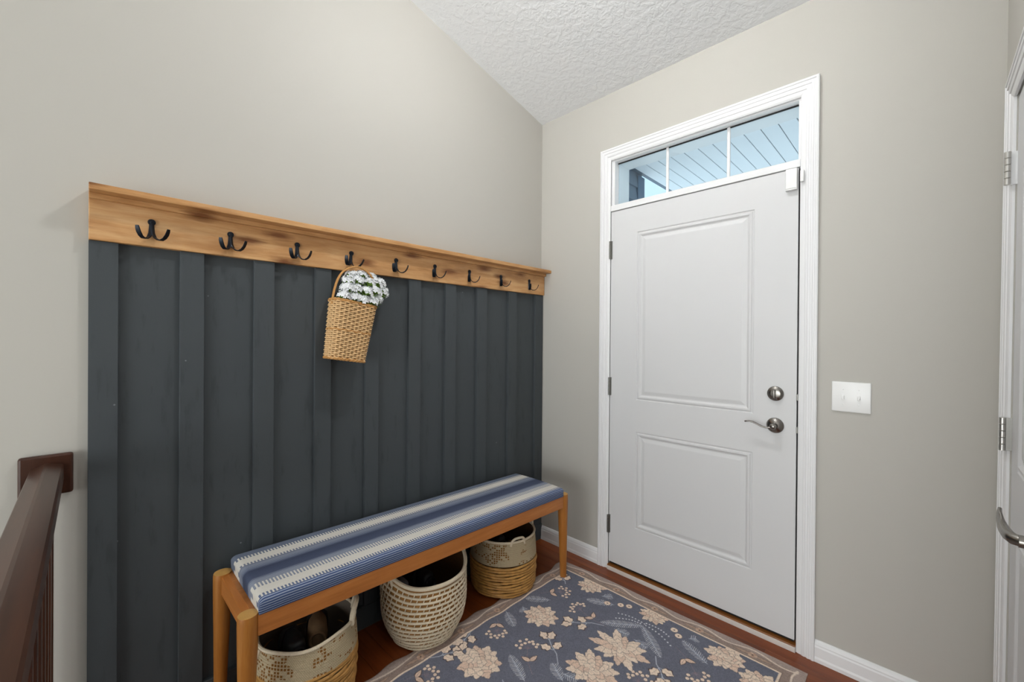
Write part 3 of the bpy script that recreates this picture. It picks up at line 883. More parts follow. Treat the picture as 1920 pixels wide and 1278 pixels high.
    def fern(bx, by, tx, ty, rich=1.0):
        dx, dy = tx - bx, ty - by; ln = math.hypot(dx, dy); a = math.atan2(dy, dx); n = int(ln / .0085)
        nxv, nyv = -dy / ln, dx / ln
        leaf(bx, by, a, ln, .007 * rich, C('#7b8293'), 0)
        line([(bx, by), (tx, ty)], .0026, grey)
        for k in range(1, n):
            u = k / n; w = .023 * rich * math.sin(PI * min(1, u * .92 + .08)) ** .7
            px, py = bx + dx * u, by + dy * u
            for s in (-1, 1):
                line([(px, py), (px + nxv * w * s + dx / ln * w * .65, py + nyv * w * s + dy / ln * w * .65)], .0022, whit if (k + s) % 3 else grey, .85)
    fl = [(.537, -.607, .074, .6, 1.15), (.913, -.528, .074, 0.0, 1.75), (.893, -.708, .080, .05, 1.4), (.548, -1.005, .088, .8, 1.15), (.570, -.232, .066, .4, 1.2),
          (1.252, -.262, .070, .5, 1.15), (.919, -.222, .056, 0.2, 1.3), (1.390, -.315, .070, .2, 1.1), (1.17, -.70, .1, .9, 1.2), (.86, -1.12, .1, .3, 1.2), (.55, -1.42, .1, 1.2, 1.2), (1.2, -1.05, .1, .2, 1.2), (1.40, -.85, .085, .2, 1.2)]
    fe = [(.744, -.944, .610, -.889), (.848, -.839, .762, -.798), (.919, -.326, .762, -.447), (.915, -.330, 1.062, -.455), (.742, -.288, .619, -.348), (.396, -.705, .500, -.752), (.495, -.484, .396, -.562),
          (1.212, -.353, 1.084, -.290), (.833, -.439, .901, -.428), (.825, -.810, .885, -.795), (.930, -.436, .996, -.446), (.66, -.27, .70, -.235), (.43, -.62, .465, -.645), (1.10, -.26, 1.125, -.235), (.68, -1.0, .72, -1.03), (1.05, -.85, 1.15, -.93), (.7, -1.25, .6, -1.2)]
    for f_ in fe: fern(*f_)
    for b_ in ((.475, -.836, .398, -.767), (.627, -.799, .744, -.899), (.628, -.434, .802, -.453), (.494, -.383, .424, -.477), (.456, -1.187, .42, -1.27), (1.205, -.444, 1.078, -.349), (1.05, -.62, 1.10, -.76), (.72, -1.08, .8, -1.2)): berries(*b_)
    for s_ in ((.787, -.454, .639, -.562), (.782, -.785, .632, -.678), (.39, -1.134, .435, -1.03), (.385, -.880, .415, -.995), (1.043, -.463, 1.135, -.575), (.46, -.315, .40, -.27), (1.0, -.95, 1.1, -.85)): sprig(*s_)
    # dotted tendrils beside the far flower
    for (x0, y0, x1, y1) in ((.915, -.31, .79, -.33), (.92, -.30, 1.03, -.31), (.925, -.315, 1.06, -.36), (.90, -.32, .80, -.37)):
        for k in range(9):
            u = k / 8; disc(x0 + (x1 - x0) * u, y0 + (y1 - y0) * u + .012 * math.sin(u * 3), .0036, whit)
    for (x, y) in ((.765, -.265), (.80, -.245), (1.03, -.25), (1.06, -.275), (.71, -.30)):
        disc(x, y, .017, dk * .8); disc(x, y, .0155, cream); disc(x, y, .004, dk)
    for f_ in fl: flower(f_[0], f_[1], f_[2], f_[3], f_[4])
    # border
    BW = 0.074
    X, Y = np.meshgrid(GX, GY)
    dl = np.minimum(np.minimum(X - RX0, RX1 - X), np.minimum(RY1 - Y, Y - RY0))
    tau, tau2 = C('#ac9b93'), C('#9e8b82')
    img[dl < BW] = tau
    m2 = (dl < BW) & (dl > .034); img[m2] = tau2
    img[(dl < BW + .008) & (dl >= BW - .001)] = cream * .95
    img[(dl < BW - .001) & (dl >= BW - .003)] = dk
    # twisted garland of the border on each side
    def garland(p0, d, nrm, length):
        n = int(length / .0065)
        for k in range(n):
            s = k * .0065; w = .030 + .011 * math.sin(2 * PI * s / .215)
            px, py = p0[0] + d[0] * s + nrm[0] * w, p0[1] + d[1] * s + nrm[1] * w
            a = math.atan2(d[1], d[0]) + .7
            leaf(px - .006 * math.cos(a), py - .006 * math.sin(a), a, .0125, .0034, C('#e2d2c4'))
        for k in range(int(length / .215)):
            s = (k + .75) * .215; px, py = p0[0] + d[0] * s + nrm[0] * .051, p0[1] + d[1] * s + nrm[1] * .051
            a = math.atan2(d[1], d[0])
            for q in (0, PI): leaf(px + .012 * math.cos(a + q), py + .012 * math.sin(a + q), a + q, .062, .007, C('#b49a89'), 0, tau2 * .7)
            for q in range(6): disc(px + .011 * math.cos(q), py + .009 * math.sin(q), .0075, C('#bd9c88') if q % 2 else C('#cbb09c'))
            disc(px, py, .004, dk)
    garland((RX0, RY1), (1, 0), (0, -1), RX1 - RX0 - .02)
    garland((RX0, RY1 - .02), (0, -1), (1, 0), 1.5)
    garland((RX1, RY1 - .02), (0, -1), (-1, 0), 1.5)
    # heathered wool
    nz = rng.normal(0, 1, (ny // 2 + 1, nx // 2 + 1)).astype(np.float32)
    nz = np.repeat(np.repeat(nz, 2, 0), 2, 1)[:ny, :nx]
    lo = rng.normal(0, 1, (ny // 24 + 2, nx // 24 + 2)).astype(np.float32); lo = np.repeat(np.repeat(lo, 24, 0), 24, 1)[:ny, :nx]
    img *= (1 + .13 * nz + .02 * lo)[..., None]
    img = np.clip(img, 0.01, 1)
    # sample to mesh
    k3 = img.copy(); k3[1:-1, 1:-1] = (img[1:-1, 1:-1] * 2 + img[:-2, 1:-1] + img[2:, 1:-1] + img[1:-1, :-2] + img[1:-1, 2:]) / 6
    ys = np.array(yv + yc)
    jj = np.clip(np.round((xs - RX0) / g).astype(int), 0, nx - 1); ii = np.clip(np.round((RY1 - ys) / g).astype(int), 0, ny - 1)
    colr = k3[np.ix_(ii, jj)]
    Xm, Ym = np.meshgrid(xs, ys)
    # slightly rippled long side under the baskets and curled corners
    e = np.exp(-((Xm - RX0) / .10))
    Xo = Xm + e * (.006 * np.sin(Ym * 17 + .5) + .005 * np.sin(Ym * 41))
    top = np.exp(-((RY1 - Ym) / .12)); Yo = Ym + top * (.004 * np.sin(Xm * 9 + 2) - .010 * np.exp(-((Xm - RX0) / .12)))
    near = np.exp(-((Xm - .41) ** 2 + (Ym + .27) ** 2) / .006)
    Zm = RUGZ + e * .0028 * np.maximum(0, np.sin(Ym * 31 + 1.0)) * (1 - near) * (Ym > -.50)
    dm = np.minimum(np.minimum(Xm - RX0, RX1 - Xm), np.minimum(RY1 - Ym, Ym - RY0))
    Zm = np.where(dm < .004, Zm - .0015, Zm)
    H, Wd = Xm.shape
    verts = np.stack([Xo, Yo, Zm], -1).reshape(-1, 3).astype(np.float32)
    # skirt
    per = list(range(Wd)) + [r * Wd + Wd - 1 for r in range(1, H)] + [(H - 1) * Wd + c for c in range(Wd - 2, -1, -1)] + [r * Wd for r in range(H - 2, 0, -1)]
    sk = verts[per].copy(); sk[:, 2] = FZ + .0002
    N0 = len(verts)
    verts = np.concatenate([verts, sk])
    idx = np.arange(H * Wd).reshape(H, Wd)
    q = np.stack([idx[:-1, :-1], idx[1:, :-1], idx[1:, 1:], idx[:-1, 1:]], -1).reshape(-1, 4)
    pe = np.array(per); m_ = len(per); k = np.arange(m_); k2 = (k + 1) % m_
    q2 = np.stack([pe[k], pe[k2], N0 + k2, N0 + k], -1)
    faces = np.concatenate([q, q2]).astype(np.int32)
    me = bpy.data.meshes.new('area_rug')
    me.vertices.add(len(verts)); me.vertices.foreach_set('co', verts.ravel())
    me.loops.add(faces.size); me.loops.foreach_set('vertex_index', faces.ravel())
    me.polygons.add(len(faces)); me.polygons.foreach_set('loop_start', np.arange(0, faces.size, 4, dtype=np.int32))
    me.update(calc_edges=True)
    c4 = np.ones((len(verts), 4), np.float32); c4[:N0, :3] = colr.reshape(-1, 3); c4[N0:, :3] = colr.reshape(-1, 3)[per] * .8
    at = me.color_attributes.new('print', 'FLOAT_COLOR', 'POINT'); at.data.foreach_set('color', c4.ravel())
    me.shade_smooth()
    return me
def rug_mat():
    t = NT('printed_rug_wool'); c = t.n('ShaderNodeAttribute', attribute_name='print').outputs['Color']
    t.bump(t.noise(t.coords(), 420, 2), 0.35, 0.002)
    return t.fin(c, 0.95, 0, 0.1)
M['rug'] = rug_mat()
tag(obj('area_rug', rug(), M['rug']), 'slate blue floral rug with taupe border lying before the entry door', 'rug')

# ------------------------------------------------------------------ storage baskets
M['seagrass'] = plain('tan_rush_coil', '#bd8c4c', 0.5, 0, 0.45, 0.6, 48, 0.5)
M['cord'] = plain('cream_cotton_cord', '#dccdb4', 0.85, 0, 0.2, 0.5, 260, 0.22)
M['husk'] = plain('tan_husk', '#9a6d38', 0.6, 0, 0.4, 0.4, 60, 0.5)
M['lining'] = plain('greige_cloth_lining', '#6f655b', 0.9, 0, 0.1, 0.2, 200, 0.08)
M['inside'] = plain('shaded_brown_weave', '#4b3119', 0.8, 0, 0.2, 0.5, 90, 0.3)  # brown darkened to hold the shade inside the baskets
def crochet():
    t = NT('cream_crochet_band')
    tc = t.n('ShaderNodeTexCoord'); sp = t.n('ShaderNodeSeparateXYZ'); t.t.links.new(tc.outputs['Object'], sp.inputs[0])
    ang = t.math('ARCTAN2', sp.outputs[1], sp.outputs[0]); z = sp.outputs[2]
    ca = t.math('FLOOR', t.math('MULTIPLY', ang, 15.0)); cz = t.math('FLOOR', t.math('MULTIPLY', z, 95.0))
    cb = t.n('ShaderNodeCombineXYZ'); t.set(cb.inputs[0], ca); t.set(cb.inputs[1], cz)
    wn = t.n('ShaderNodeTexWhiteNoise', noise_dimensions='2D'); t.set(wn.inputs['Vector'], cb.outputs[0])
    big = t.noise(t.coords((7, 7, 12)), 1.3, 2)
    hole = t.math('MULTIPLY', t.math('GREATER_THAN', wn.outputs[0], 0.35), t.math('GREATER_THAN', big, 0.485))
    fa = t.math('FRACT', t.math('MULTIPLY', ang, 15.0)); fz = t.math('FRACT', t.math('MULTIPLY', z, 95.0))
    hole = t.math('MULTIPLY', hole, t.math('MULTIPLY', t.math('GREATER_THAN', fa, 0.30), t.math('GREATER_THAN', fz, 0.30)))
    st = t.math('SINE', t.math('MULTIPLY', ang, 170.0)); sz = t.math('SINE', t.math('MULTIPLY', z, 700.0))
    kn = t.math('MULTIPLY_ADD', t.math('MULTIPLY', st, sz), 0.25, 0.6)
    c = t.mix(kn, lin('#9c8969'), lin('#d3c2a4'))
    c = t.mix(hole, c, lin('#8a5f30'))
    t.bump(t.math('SUBTRACT', t.math('ADD', t.math('MULTIPLY', st, .5), sz), t.math('MULTIPLY', hole, 3.0)), 0.5, 0.0025)
    return t.fin(c, 0.9, 0, 0.15)
M['crochet'] = crochet()

def ring_path(cx, cy, r, z, n, wob=0.0, ph=0.0, dz=None):
    return [(cx + (r + wob * math.sin(7 * a + ph)) * math.cos(a), cy + (r + wob * math.sin(7 * a + ph)) * math.sin(a), z + (dz(a) if dz else 0)) for a in [2 * PI * k / n for k in range(n)]]

def loop_handle(root, c, r, ang, z, hgt, span, mat, rad=.006, lean=0.01, down=0.02):
    """rope loop rising from the rim"""
    p = []
    for k in range(15):
        u = -1 + 2 * k / 14
        a = ang + u * span / r
        hh = hgt * math.sqrt(max(0, 1 - u * u)) if abs(u) < 1 else 0
        rr = r + lean * (1 - u * u)
        p.append((c[0] + rr * math.cos(a), c[1] + rr * math.sin(a), z - down * (abs(u) ** 6) + hh))
    bm = nb(); tube(bm, p, rad, 8); obj('handle', bm, mat, root, True)

def coil_basket(label, c, base_r, rad_at, z0, zmid, zrim, sp, handles, floppy=0.0, lining=False):
    root = thing('storage_basket', label, 'basket', (c[0], c[1], z0), group='woven baskets under the bench')
    seg = 72
    # coiled rush rows
    z = z0 + sp * .6; k = 0
    while z < zmid:
        bm = nb(); tube(bm, ring_path(c[0], c[1], rad_at(z), z, seg, .0016, k * 1.7, lambda a, k=k: .0012 * math.sin(5 * a + k * 2.1)), [sp * (.43 + .04 * math.sin(k * 2.3 + 9 * q) + .04 * math.sin(23 * q + k)) for q in [2 * PI * i / seg for i in range(seg)]], 7, True)
        obj('coil_row', bm, M['seagrass'], root, True)
        z += sp; k += 1
    wav = lambda a: floppy * (math.sin(2 * a + .6) * .5 + .35 * math.sin(5 * a))
    # crochet band: stacked knit rows
    bm = nb(); L = []
    nz = 26
    for i in range(nz * 2 + 1):
        u = i / (nz * 2); zz = zmid + (zrim - zmid) * u
        b_ = .0014 * abs(math.sin(PI * i / 2)); 
        L.append([Vector((c[0] + (rad_at(zz) + .002 + b_ - .003 * u * u + wav(a) * u * .4) * math.cos(a), c[1] + (rad_at(zz) + .002 + b_ - .003 * u * u + wav(a) * u * .4) * math.sin(a), zz + wav(a) * u)) for a in [2 * PI * q / seg for q in range(seg)]])
    rings(bm, L, True, False, False)
    obj('crochet_band', bm, M['crochet'], root, True)
    bm = nb(); tube(bm, ring_path(c[0], c[1], rad_at(zrim) - .001, zrim, seg, 0, 0, wav), .0058, 8, True); obj('rim', bm, M['cord'], root, True)
    # inside wall and bottom
    bm = nb(); L = []
    for zz in (zrim, zmid, z0 + .02, z0 + .006):
        u = max(0, (zz - zmid) / (zrim - zmid))
        L.append([Vector((c[0] + (rad_at(zz) - .006 + wav(a) * u * .4) * math.cos(a), c[1] + (rad_at(zz) - .006 + wav(a) * u * .4) * math.sin(a), zz + wav(a) * u)) for a in [2 * PI * q / seg for q in range(seg)]])
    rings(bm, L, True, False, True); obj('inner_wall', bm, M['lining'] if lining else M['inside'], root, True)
    for h in handles: loop_handle(root, c, rad_at(zrim), *h)
    return root

RC = (0.203, -0.535); RZ0 = RUGZ + .001
coil_basket('tan coiled basket with cream crochet top under the bench end by the entry wall', RC, .165, lambda z: .170 + .006 * math.sin(PI * min(1, max(0, (z - .03) / .26))) - .012 * max(0, (.03 - z) / .03), RZ0, .175, .292, .0146,
            [(R(-18), .288, .030, .040, M['cord'], .006, .012, .012), (R(75), .288, .045, .035, M['cord'], .006, .006, .012)])
LC = (0.228, -1.560)
coil_basket('tan coiled basket with cream crochet top behind the bench leg by the railing', LC, .16, lambda z: .158 + .010 * math.sin(PI * min(1, max(0, (z - .02) / .30))) - .012 * max(0, (.03 - z) / .03), RZ0, .185, .285, .0130,
            [(R(-97), .262, -.030, .036, M['cord'], .0075, .016, -.012), (R(62), .285, .050, .055, M['cord'], .010, .004, .01)], .010, True)

MC = (0.218, -1.052)
def mid_basket():
    root = thing('storage_basket', 'cream cord and tan husk basket with flared sides, middle one under the bench', 'basket', (MC[0], MC[1], RUGZ), group='woven baskets under the bench')
    z0, zr = RUGZ + .001, .288
    def rad(z):
        u = (z - z0) / (zr - z0)
        return .136 + .048 * math.sin(PI / 2 * min(1, u * 2.0)) + .006 * u - .004 * max(0, u - .8) * 5
    seg = 84
    def dip(a, u):      # rim sweeps up to the handles at both ends
        return u ** 3 * .040 * abs(math.sin(a + .08)) ** 6
    rows = 14
    bm = nb(); L = []
    for i in range(33):
        u = i / 32; z = z0 + (zr - z0) * u
        L.append([Vector((MC[0] + (rad(z) - .0025) * math.cos(a), MC[1] + (rad(z) - .0025) * math.sin(a), z + dip(a, u))) for a in [2 * PI * q / seg for q in range(seg)]])
    rings(bm, L, True, True, False); obj('husk_wall', bm, M['husk'], root, True)
    st = nb()
    r2 = random.Random(4)
    for k in range(rows):
        u = (k + .2) / rows; z = z0 + (zr - z0) * u
        bm = nb(); tube(bm, ring_path(MC[0], MC[1], rad(z), z, seg, .0010, k, lambda a, u=u: dip(a, u) + .0008 * math.sin(9 * a + u * 40)), .0049, 7, True)
        obj('cord_row', bm, M['cord'], root, True)
        n = 46
        if k < rows - 1:
            for j in range(n):
                a = 2 * PI * (j + .5 * (k % 2) + r2.uniform(-.1, .1)) / n
                za, zb = z, z0 + (zr - z0) * (k + 1.2) / rows
                p = []
                for q in range(4):
                    zz = za + (zb - za) * q / 3; uu = (zz - z0) / (zr - z0); rr = rad(zz) + .0022 * math.sin(PI * q / 3); aa = a + .012 * q
                    p.append((MC[0] + rr * math.cos(aa), MC[1] + rr * math.sin(aa), zz + dip(aa, uu)))
                tube(st, p, .0025 * r2.uniform(.8, 1.2), 5, False, False)
    o = obj('stitching', st, M['cord'], root, True); o['kind'] = 'stuff'
    bm = nb(); tube(bm, ring_path(MC[0], MC[1], rad(zr), zr + .003, seg, 0, 0, lambda a: dip(a, 1)), .0085, 9, True); obj('rim', bm, M['cord'], root, True)
    bm = nb(); L = []
    for u in (1, .6, .3, .05):
        z = z0 + (zr - z0) * u
        L.append([Vector((MC[0] + (rad(z) - .007) * math.cos(a), MC[1] + (rad(z) - .007) * math.sin(a), z + dip(a, u))) for a in [2 * PI * q / seg for q in range(seg)]])
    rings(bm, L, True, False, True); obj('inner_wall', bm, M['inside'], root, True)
    loop_handle(root, MC, rad(zr), R(85), zr + .040, .055, .060, M['cord'], .007, .010, .035)
    loop_handle(root, MC, rad(zr), R(-95), zr + .036, .015, .055, M['cord'], .007, .006, .035)
mid_basket()

# shoes kept in the baskets
M['suede'] = plain('tan_suede', '#7a6148', 0.95, 0, 0.1, 0.2, 150, 0.15)
M['leather'] = plain('black_leather', '#1b1c1f', 0.45, 0, 0.4, 0.1, 120, 0.1)
M['grey_cloth'] = plain('grey_felt', '#77767a', 0.95, 0, 0.1, 0.3, 160, 0.15)
M['rubber'] = plain('dark_sole_rubber', '#2a2725', 0.8, 0, 0.2)
M['lace'] = plain('pale_lace', '#b9b3a8', 0.9)
def shoe(name, label, loc, rot, up_mat, ln=.25, shaft=.05):
    root = thing(name, label, 'shoe', loc, group='shoes kept in the baskets'); root.rotation_euler = rot
    bm = nb(); L = []
    st = [(0.0, .020, .050 + shaft), (.06, .032, .058 + shaft), (.22, .036, .056 + shaft), (.40, .034, .060 + shaft * .7), (.55, .038, .064), (.72, .046, .050), (.88, .042, .038), (.97, .026, .030), (1.0, .010, .022)]
    for u, w, h in st:
        x = (u - .5) * ln; lp = []
        for k in range(16):
            a = 2 * PI * k / 16; ca, sa = math.cos(a), math.sin(a)
            lp.append(Vector((x, w * (abs(ca) ** .8) * (1 if ca > 0 else -1), .012 + (h * .5) * (1 + (abs(sa) ** .7) * (1 if sa > 0 else -1)))))
        L.append(lp)
    rings(bm, L); obj('upper', bm, up_mat, root, 60, True)
    bm = nb(); L = []
    for zz, g_ in ((0.0, .96), (.004, 1.0), (.014, 1.02), (.016, .98)):
        pts = [(u, w) for u, w, h in st]; lp = [Vector(((u - .5) * ln * g_, w * 1.08 * g_, zz)) for u, w in pts] + [Vector(((u - .5) * ln * g_, -w * 1.08 * g_, zz)) for u, w in reversed(pts)]
        L.append(lp)
    rings(bm, L); obj('sole', bm, M['rubber'], root, 50, True)
    bm = nb(); lathe(bm, [(.026, 0), (.030, .006), (.026, .012), (.020, .006)], (-.30 * ln, 0, .066 + shaft), 'z', 20, False, False)
    obj('collar', bm, up_mat, root, True, True)
    for k in range(4):
        x = (.02 + .05 * k) * ln; zt = .083 - .010 * k + (shaft * .3 if k == 0 else 0)
        bm = nb(); tube(bm, [(x, -.022, zt - .008), (x, -.010, zt - .001), (x, .010, zt - .001), (x, .022, zt - .008)], .0022, 6); obj('lace', bm, M['lace'], root, True, True)
shoe('boot', 'tan suede ankle boot standing in the basket by the bench leg', (.155, -1.500, .140), (0, R(84), R(-20)), M['suede'], .24, .06)
shoe('boot', 'black leather boot standing in the basket by the bench leg', (.175, -1.605, .136), (0, R(84), R(-6)), M['leather'], .235, .06)
shoe('slipper', 'grey felt slipper standing in the middle basket', (.150, -1.150, .135), (0, R(82), R(-10)), M['grey_cloth'], .23, .02)
shoe('sneaker', 'dark sneaker standing in the middle basket', (.160, -1.040, .130), (0, R(82), R(5)), M['leather'], .23, .02)
shoe('sneaker', 'black sneaker standing in the basket next to the entry wall', (.150, -.545, .132), (0, R(82), R(-15)), M['leather'], .24, .02)

# ------------------------------------------------------------------ hanging wicker basket with blossoms
M['wicker'] = plain('honey_wicker', '#dcb684', 0.55, 0, 0.4, 0.3, 130, 0.22)
M['wickerd'] = plain('honey_wicker_rim', '#c08d52', 0.55, 0, 0.4, 0.3, 130, 0.2)
hb = thing('wicker_basket', 'honey wicker wall basket of white blossoms hanging from a coat hook', 'basket', (0.084, -1.368, 1.232))
TILT = R(-8.5)
hb.rotation_euler = (TILT, 0, 0)
HH = 0.242
def hb_loop(z, n=72, extra=0.0, ph=None, nst=28):
    u = z / HH; w = .076 + .014 * u + extra; d = .046 + .008 * u + extra
    dense = []
    for k in range(720):
        a = 2 * PI * k / 720; ca, sa = math.cos(a), math.sin(a); e = .5
        dense.append(((abs(ca) ** e) * d * (1 if ca > 0 else -1), (abs(sa) ** e) * w * (1 if sa > 0 else -1)))
    D = np.array(dense + [dense[0]]); seg_ = np.hypot(*np.diff(D, axis=0).T); cum = np.concatenate([[0], np.cumsum(seg_)])
    q = np.linspace(0, cum[-1], n, endpoint=False); X = np.interp(q, cum, D[:, 0]); Y = np.interp(q, cum, D[:, 1])
    pts = []
    for k in range(n):
        x, y = X[k], Y[k]
        if ph is not None:
            nx_, ny_ = (abs(x / d) ** 3) * (1 if x > 0 else -1), (abs(y / w) ** 3) * (1 if y > 0 else -1); ll = math.hypot(nx_, ny_) + 1e-9
            o_ = .0034 * math.sin(nst / 2 * 2 * PI * k / n + ph); x += o_ * nx_ / ll; y += o_ * ny_ / ll
        pts.append((float(x), float(y), z))
    return pts
bm = nb(); rows = 28
for k in range(rows):
    z = .006 + (HH - .012) * k / (rows - 1)
    tube(bm, hb_loop(z, 140, 0, PI * k), .0036, 6, True)
o = obj('weave', bm, M['wicker'], hb, True, True); o['kind'] = 'stuff'
bm = nb()
for k in range(28):
    pts = []
    for q in range(6):
        z = .004 + (HH - .006) * q / 5; lp = hb_loop(z, 112, -.0005)
        pts.append(lp[(k * 4) % 112])
    tube(bm, pts, .0030, 5)
o = obj('stake', bm, M['wicker'], hb, True, True); o['kind'] = 'stuff'
for z, ex, r_ in ((.002, .002, .0052), (HH, .0025, .0052), (HH * .50, .002, .0036)):
    bm = nb()
    for ph in (0, PI):
        base = hb_loop(z, 110, ex)
        tube(bm, [(p[0] * (1 + .02 * math.cos(.9 * i + ph)), p[1] * (1 + .012 * math.cos(.9 * i + ph)), p[2] + .0032 * math.sin(.9 * i + ph)) for i, p in enumerate(base)], r_ * .72, 6, True)
    obj('rim_braid', bm, M['wickerd'], hb, True, True)
bm = nb(); rings(bm, [[Vector(p) for p in hb_loop(z, 72, -.0055)] for z in (.006, HH - .004)], True, False, False); obj('dark_backing', bm, M['inside'], hb, True, True)  # dark sheet added behind the strands as shade in the gaps
bm = nb(); box(bm, -.045, .045, -.072, .072, .001, .006, .001); obj('bottom', bm, M['wicker'], hb, False, True)
for off in (-.004, .004):
    bm = nb(); pts = []
    for k in range(25):
        a = PI * k / 24
        y = -.090 * math.cos(a); zz = HH - .02 + .182 * (math.sin(a) ** .55)
        y = y * (.90 + .10 * abs(math.cos(a)))
        pts.append((.002 + off + .002 * math.sin(6 * a), y + .004 * math.sin(a), zz))
    tube(bm, pts, .0036, 7); obj('handle', bm, M['wickerd'], hb, True, True)

M['petal'] = plain('white_petal', '#eef0f2', 0.7, 0, 0.2, 0, 80, 0.03)
M['stem'] = plain('fresh_green_stem', '#8db44a', 0.6, 0, 0.3, 0, 90, 0.25)
def blossom(seed):
    r2 = random.Random(seed)
    root = thing('blossom_stem', None, 'flower', (0, 0, 0))
    bm = nb(); tube(bm, [(0, 0, -.09), (.002, .001, -.05), (0, 0, 0.0)], .0016, 6); obj('stem', bm, M['stem'], root, True, True)
    bm = nb(); fl = nb()
    for k in range(30):
        th = math.acos(1 - .80 * (k + .5) / 30); ph = k * 2.39996
        d = Vector((math.sin(th) * math.cos(ph), math.sin(th) * math.sin(ph), math.cos(th)))
        tip = d * r2.uniform(.020, .030) + Vector((0, 0, .004))
        tube(bm, [(0, 0, -.004), tuple(d * .010 + Vector((0, 0, .002))), tuple(tip)], [.0016, .0014, .0010], 5)
        t1 = d.orthogonal().normalized(); t2 = d.cross(t1); ro = r2.uniform(0, 6)
        s = r2.uniform(.0085, .0115)
        for q in range(5):
            a = ro + 2 * PI * q / 5; e = t1 * math.cos(a) + t2 * math.sin(a); g_ = t2 * math.cos(a) - t1 * math.sin(a)
            p0 = tip; p1 = tip + e * s * .6 + g_ * s * .36 + d * s * .18; p2 = tip + e * s + d * s * .32; p3 = tip + e * s * .6 - g_ * s * .36 + d * s * .18
            top = [fl.verts.new(p) for p in (p0, p1, p2, p3)]; low = [fl.verts.new(p - d * .0008) for p in (p0, p1, p2, p3)]
            fl.faces.new(top); fl.faces.new(low[::-1])
            for i in range(4): fl.faces.new((top[i], low[i], low[(i + 1) % 4], top[(i + 1) % 4]))
    o = obj('florets', fl, M['petal'], root, False, True); o['kind'] = 'stuff'
    for k in range(14):
        a = k * 2.4; e = Vector((math.cos(a), math.sin(a), 0)); s_ = Vector((-math.sin(a), math.cos(a), 0))
        pts = [Vector((0, 0, -.006)), e * .014 + s_ * .0038 + Vector((0, 0, -.004 - .006 * (k % 3))), e * .029 + Vector((0, 0, .002 - .008 * (k % 3))), e * .014 - s_ * .0038 + Vector((0, 0, -.004 - .006 * (k % 3)))]
        top = [bm.verts.new(p) for p in pts]; low = [bm.verts.new(p - Vector((0, 0, .0008))) for p in pts]
        bm.faces.new(top); bm.faces.new(low[::-1])
        for i in range(4): bm.faces.new((top[i], low[i], low[(i + 1) % 4], top[(i + 1) % 4]))
    obj('bracts', bm, M['stem'], root, False, True)
    return root
protos = [blossom(s) for s in (1, 2, 3)]
rot = Matrix.Rotation(TILT, 3, 'X'); org = Vector(hb.location)
spots = [(.030, -.070, .010), (.034, -.028, .012), (.036, .018, .008), (.034, .058, .012), (.020, .085, .030), (.028, -.060, .048), (.030, -.015, .052), (.034, .030, .050), (.026, .072, .062),
         (.010, .112, .072), (.006, -.050, .085), (.014, -.005, .095), (.012, .045, .098), (.004, .085, .104), (-.016, -.030, .118), (-.012, .018, .128), (-.016, .062, .130), (-.010, .105, .116), (-.020, .125, .088)]
for i, (x, y, z) in enumerate(spots):
    b_ = protos[i] if i < 3 else copy_tree(protos[i % 3])
    b_.location = org + rot @ Vector((x, y + .004 + .010 * (y < -.02), HH + z * .93 + .002))
    b_.rotation_mode = 'ZYX'
    b_.rotation_euler = (TILT - y * 4.5 + random.uniform(-.15, .15), x * 7 + .12, random.uniform(0, 6))
    tag(b_, 'white blossom cluster with green bracts in the hanging wicker basket', 'flower', 'blossoms in the hanging basket')

# ------------------------------------------------------------------ stair railing
RYC = -2.214
sr = thing('stair_railing', 'dark stained wooden guard railing fixed to the wall beside the panelling', 'railing', (0.02, RYC, 0))
bm = nb(); box(bm, 0.0004, 0.021, RYC - .056, RYC + .053, 0.857, 0.976, 0.006, 2); obj('wall_rosette', bm, M['railz'], sr)
bm = nb(); P = [(-.034, -.030), (-.034, .002), (-.031, .008), (-.004, .021), (.002, .021), (.030, .015), (.034, .010), (.034, -.030), (.022, -.036), (-.022, -.036)]
rings(bm, [[Vector((x, RYC + a, .932 + b)) for a, b in P] for x in (0.0212, 1.46)]); obj('handrail', bm, M['rail'], sr)
for k in range(13):
    x = .050 + .105 * k
    bm = nb(); box(bm, x - .015, x + .015, RYC - .015, RYC + .015, .06, .8965, .002); obj('baluster', bm, M['railz'], sr)
bm = nb(); box(bm, 0.001, 1.46, RYC - .03, RYC + .03, FZ, .06, .003); obj('base_rail', bm, M['rail'], sr)
bm = nb(); box(bm, 1.46, 1.545, RYC - .043, RYC + .043, FZ, 1.06, .004); box(bm, 1.448, 1.557, RYC - .055, RYC + .055, 1.06, 1.085, .006)
obj('newel_post', bm, M['railz'], sr)

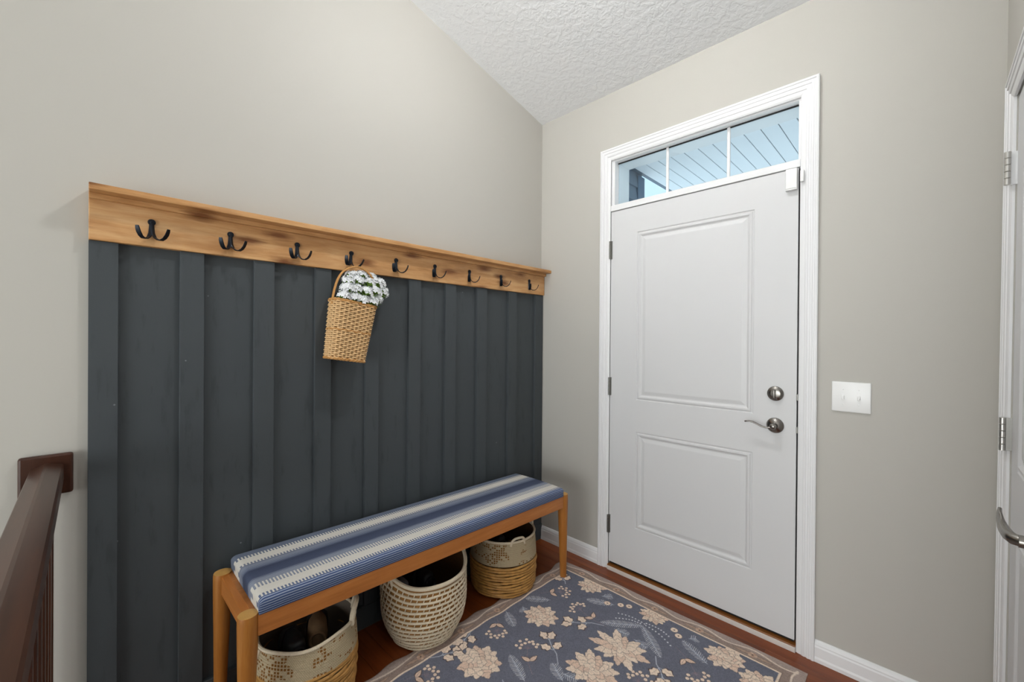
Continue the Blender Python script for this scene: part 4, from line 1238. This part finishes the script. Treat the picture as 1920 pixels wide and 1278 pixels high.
# ------------------------------------------------------------------ porch seen through the transom
M['soffit'] = paint('white_porch_soffit', '#eef1f4', 0.6, 0.05, 120, 0.03)
M['siding'] = paint('blue_grey_siding', '#5c7285', 0.6, 0.05, 120, 0.05)
M['cornerboard'] = paint('slate_blue_corner_board', '#4a6780', 0.6, 0.05, 120, 0.03)
M['concrete'] = paint('pale_porch_concrete', '#c8ccd0', 0.85, 0.1, 60, 0.08)
M['bounce_ground'] = paint('pale_bounce_ground', '#dfe3e6', 0.9, 0.1, 10, 0.08)  # ground made pale to bounce daylight up onto the soffit
bm = nb(); box(bm, -6, 12, 2.6, 26, -0.40, -0.25)
struct('ground', bm, M['bounce_ground'], 'pale ground beyond the porch', 'ground')
bm = nb(); box(bm, 0.24, 5.0, 0.145, 2.6, -0.25, -0.05)
struct('porch_floor', bm, M['concrete'], 'pale concrete porch floor outside the entry door', 'porch floor')
sf = thing('ceiling_porch', 'white planked porch soffit seen through the transom window', 'soffit', (1.2, 1.2, 2.60), kind='structure')
sme = None
for k in range(36):
    x = 0.290 + (k) * .0922
    if sme is None:
        b = nb(); box(b, 0.0, .0922 - .005, 0, 2.26, 0, .012, .0015); sme = bpy.data.meshes.new('soffit_plank'); bmesh.ops.recalc_face_normals(b, faces=b.faces); b.to_mesh(sme); b.free(); sme.materials.append(M['soffit'])
    o = bpy.data.objects.new('soffit_plank', sme); COL.objects.link(o); o.parent = sf; o.location = (x - 1.2, 0.145 - 1.2, 0.0)
bm = nb(); box(bm, 0.24, 5.0, 0.145, 2.6, 2.616, 2.70); obj('soffit_backing', bm, M['siding'], sf)
bm = nb(); box(bm, 0.24, 5.0, 2.405, 2.60, 2.50, 2.615, .004); obj('porch_beam', bm, M['soffit'], sf)
gw = thing('wall_garage', 'blue grey lap sided wall beside the porch', 'siding wall', (0.2, 0.4, -0.2), kind='structure')
bm = nb(); box(bm, 0.05, 0.235, 0.145, 0.93, -0.25, 2.95); obj('sheathing', bm, M['siding'], gw)
sdm = None
for k in range(26):
    z = -0.2 + k * .108
    if sdm is None:
        b = nb(); hexa(b, [(.0, .0, 0), (.016, .0, 0), (.016, .69, 0), (.0, .69, 0), (.0, .0, .112), (.003, .0, .112), (.003, .69, .112), (.0, .69, .112)])
        sdm = bpy.data.meshes.new('siding_board'); bmesh.ops.recalc_face_normals(b, faces=b.faces); b.to_mesh(sdm); b.free(); sdm.materials.append(M['siding'])
    o = bpy.data.objects.new('siding_board', sdm); COL.objects.link(o); o.parent = gw; o.location = (0.0352, 0.146 - .4, z + .2)
bm = nb(); box(bm, 0.12, 0.254, 0.838, 0.942, -0.25, 2.598, .003); obj('corner_board', bm, M['cornerboard'], gw)
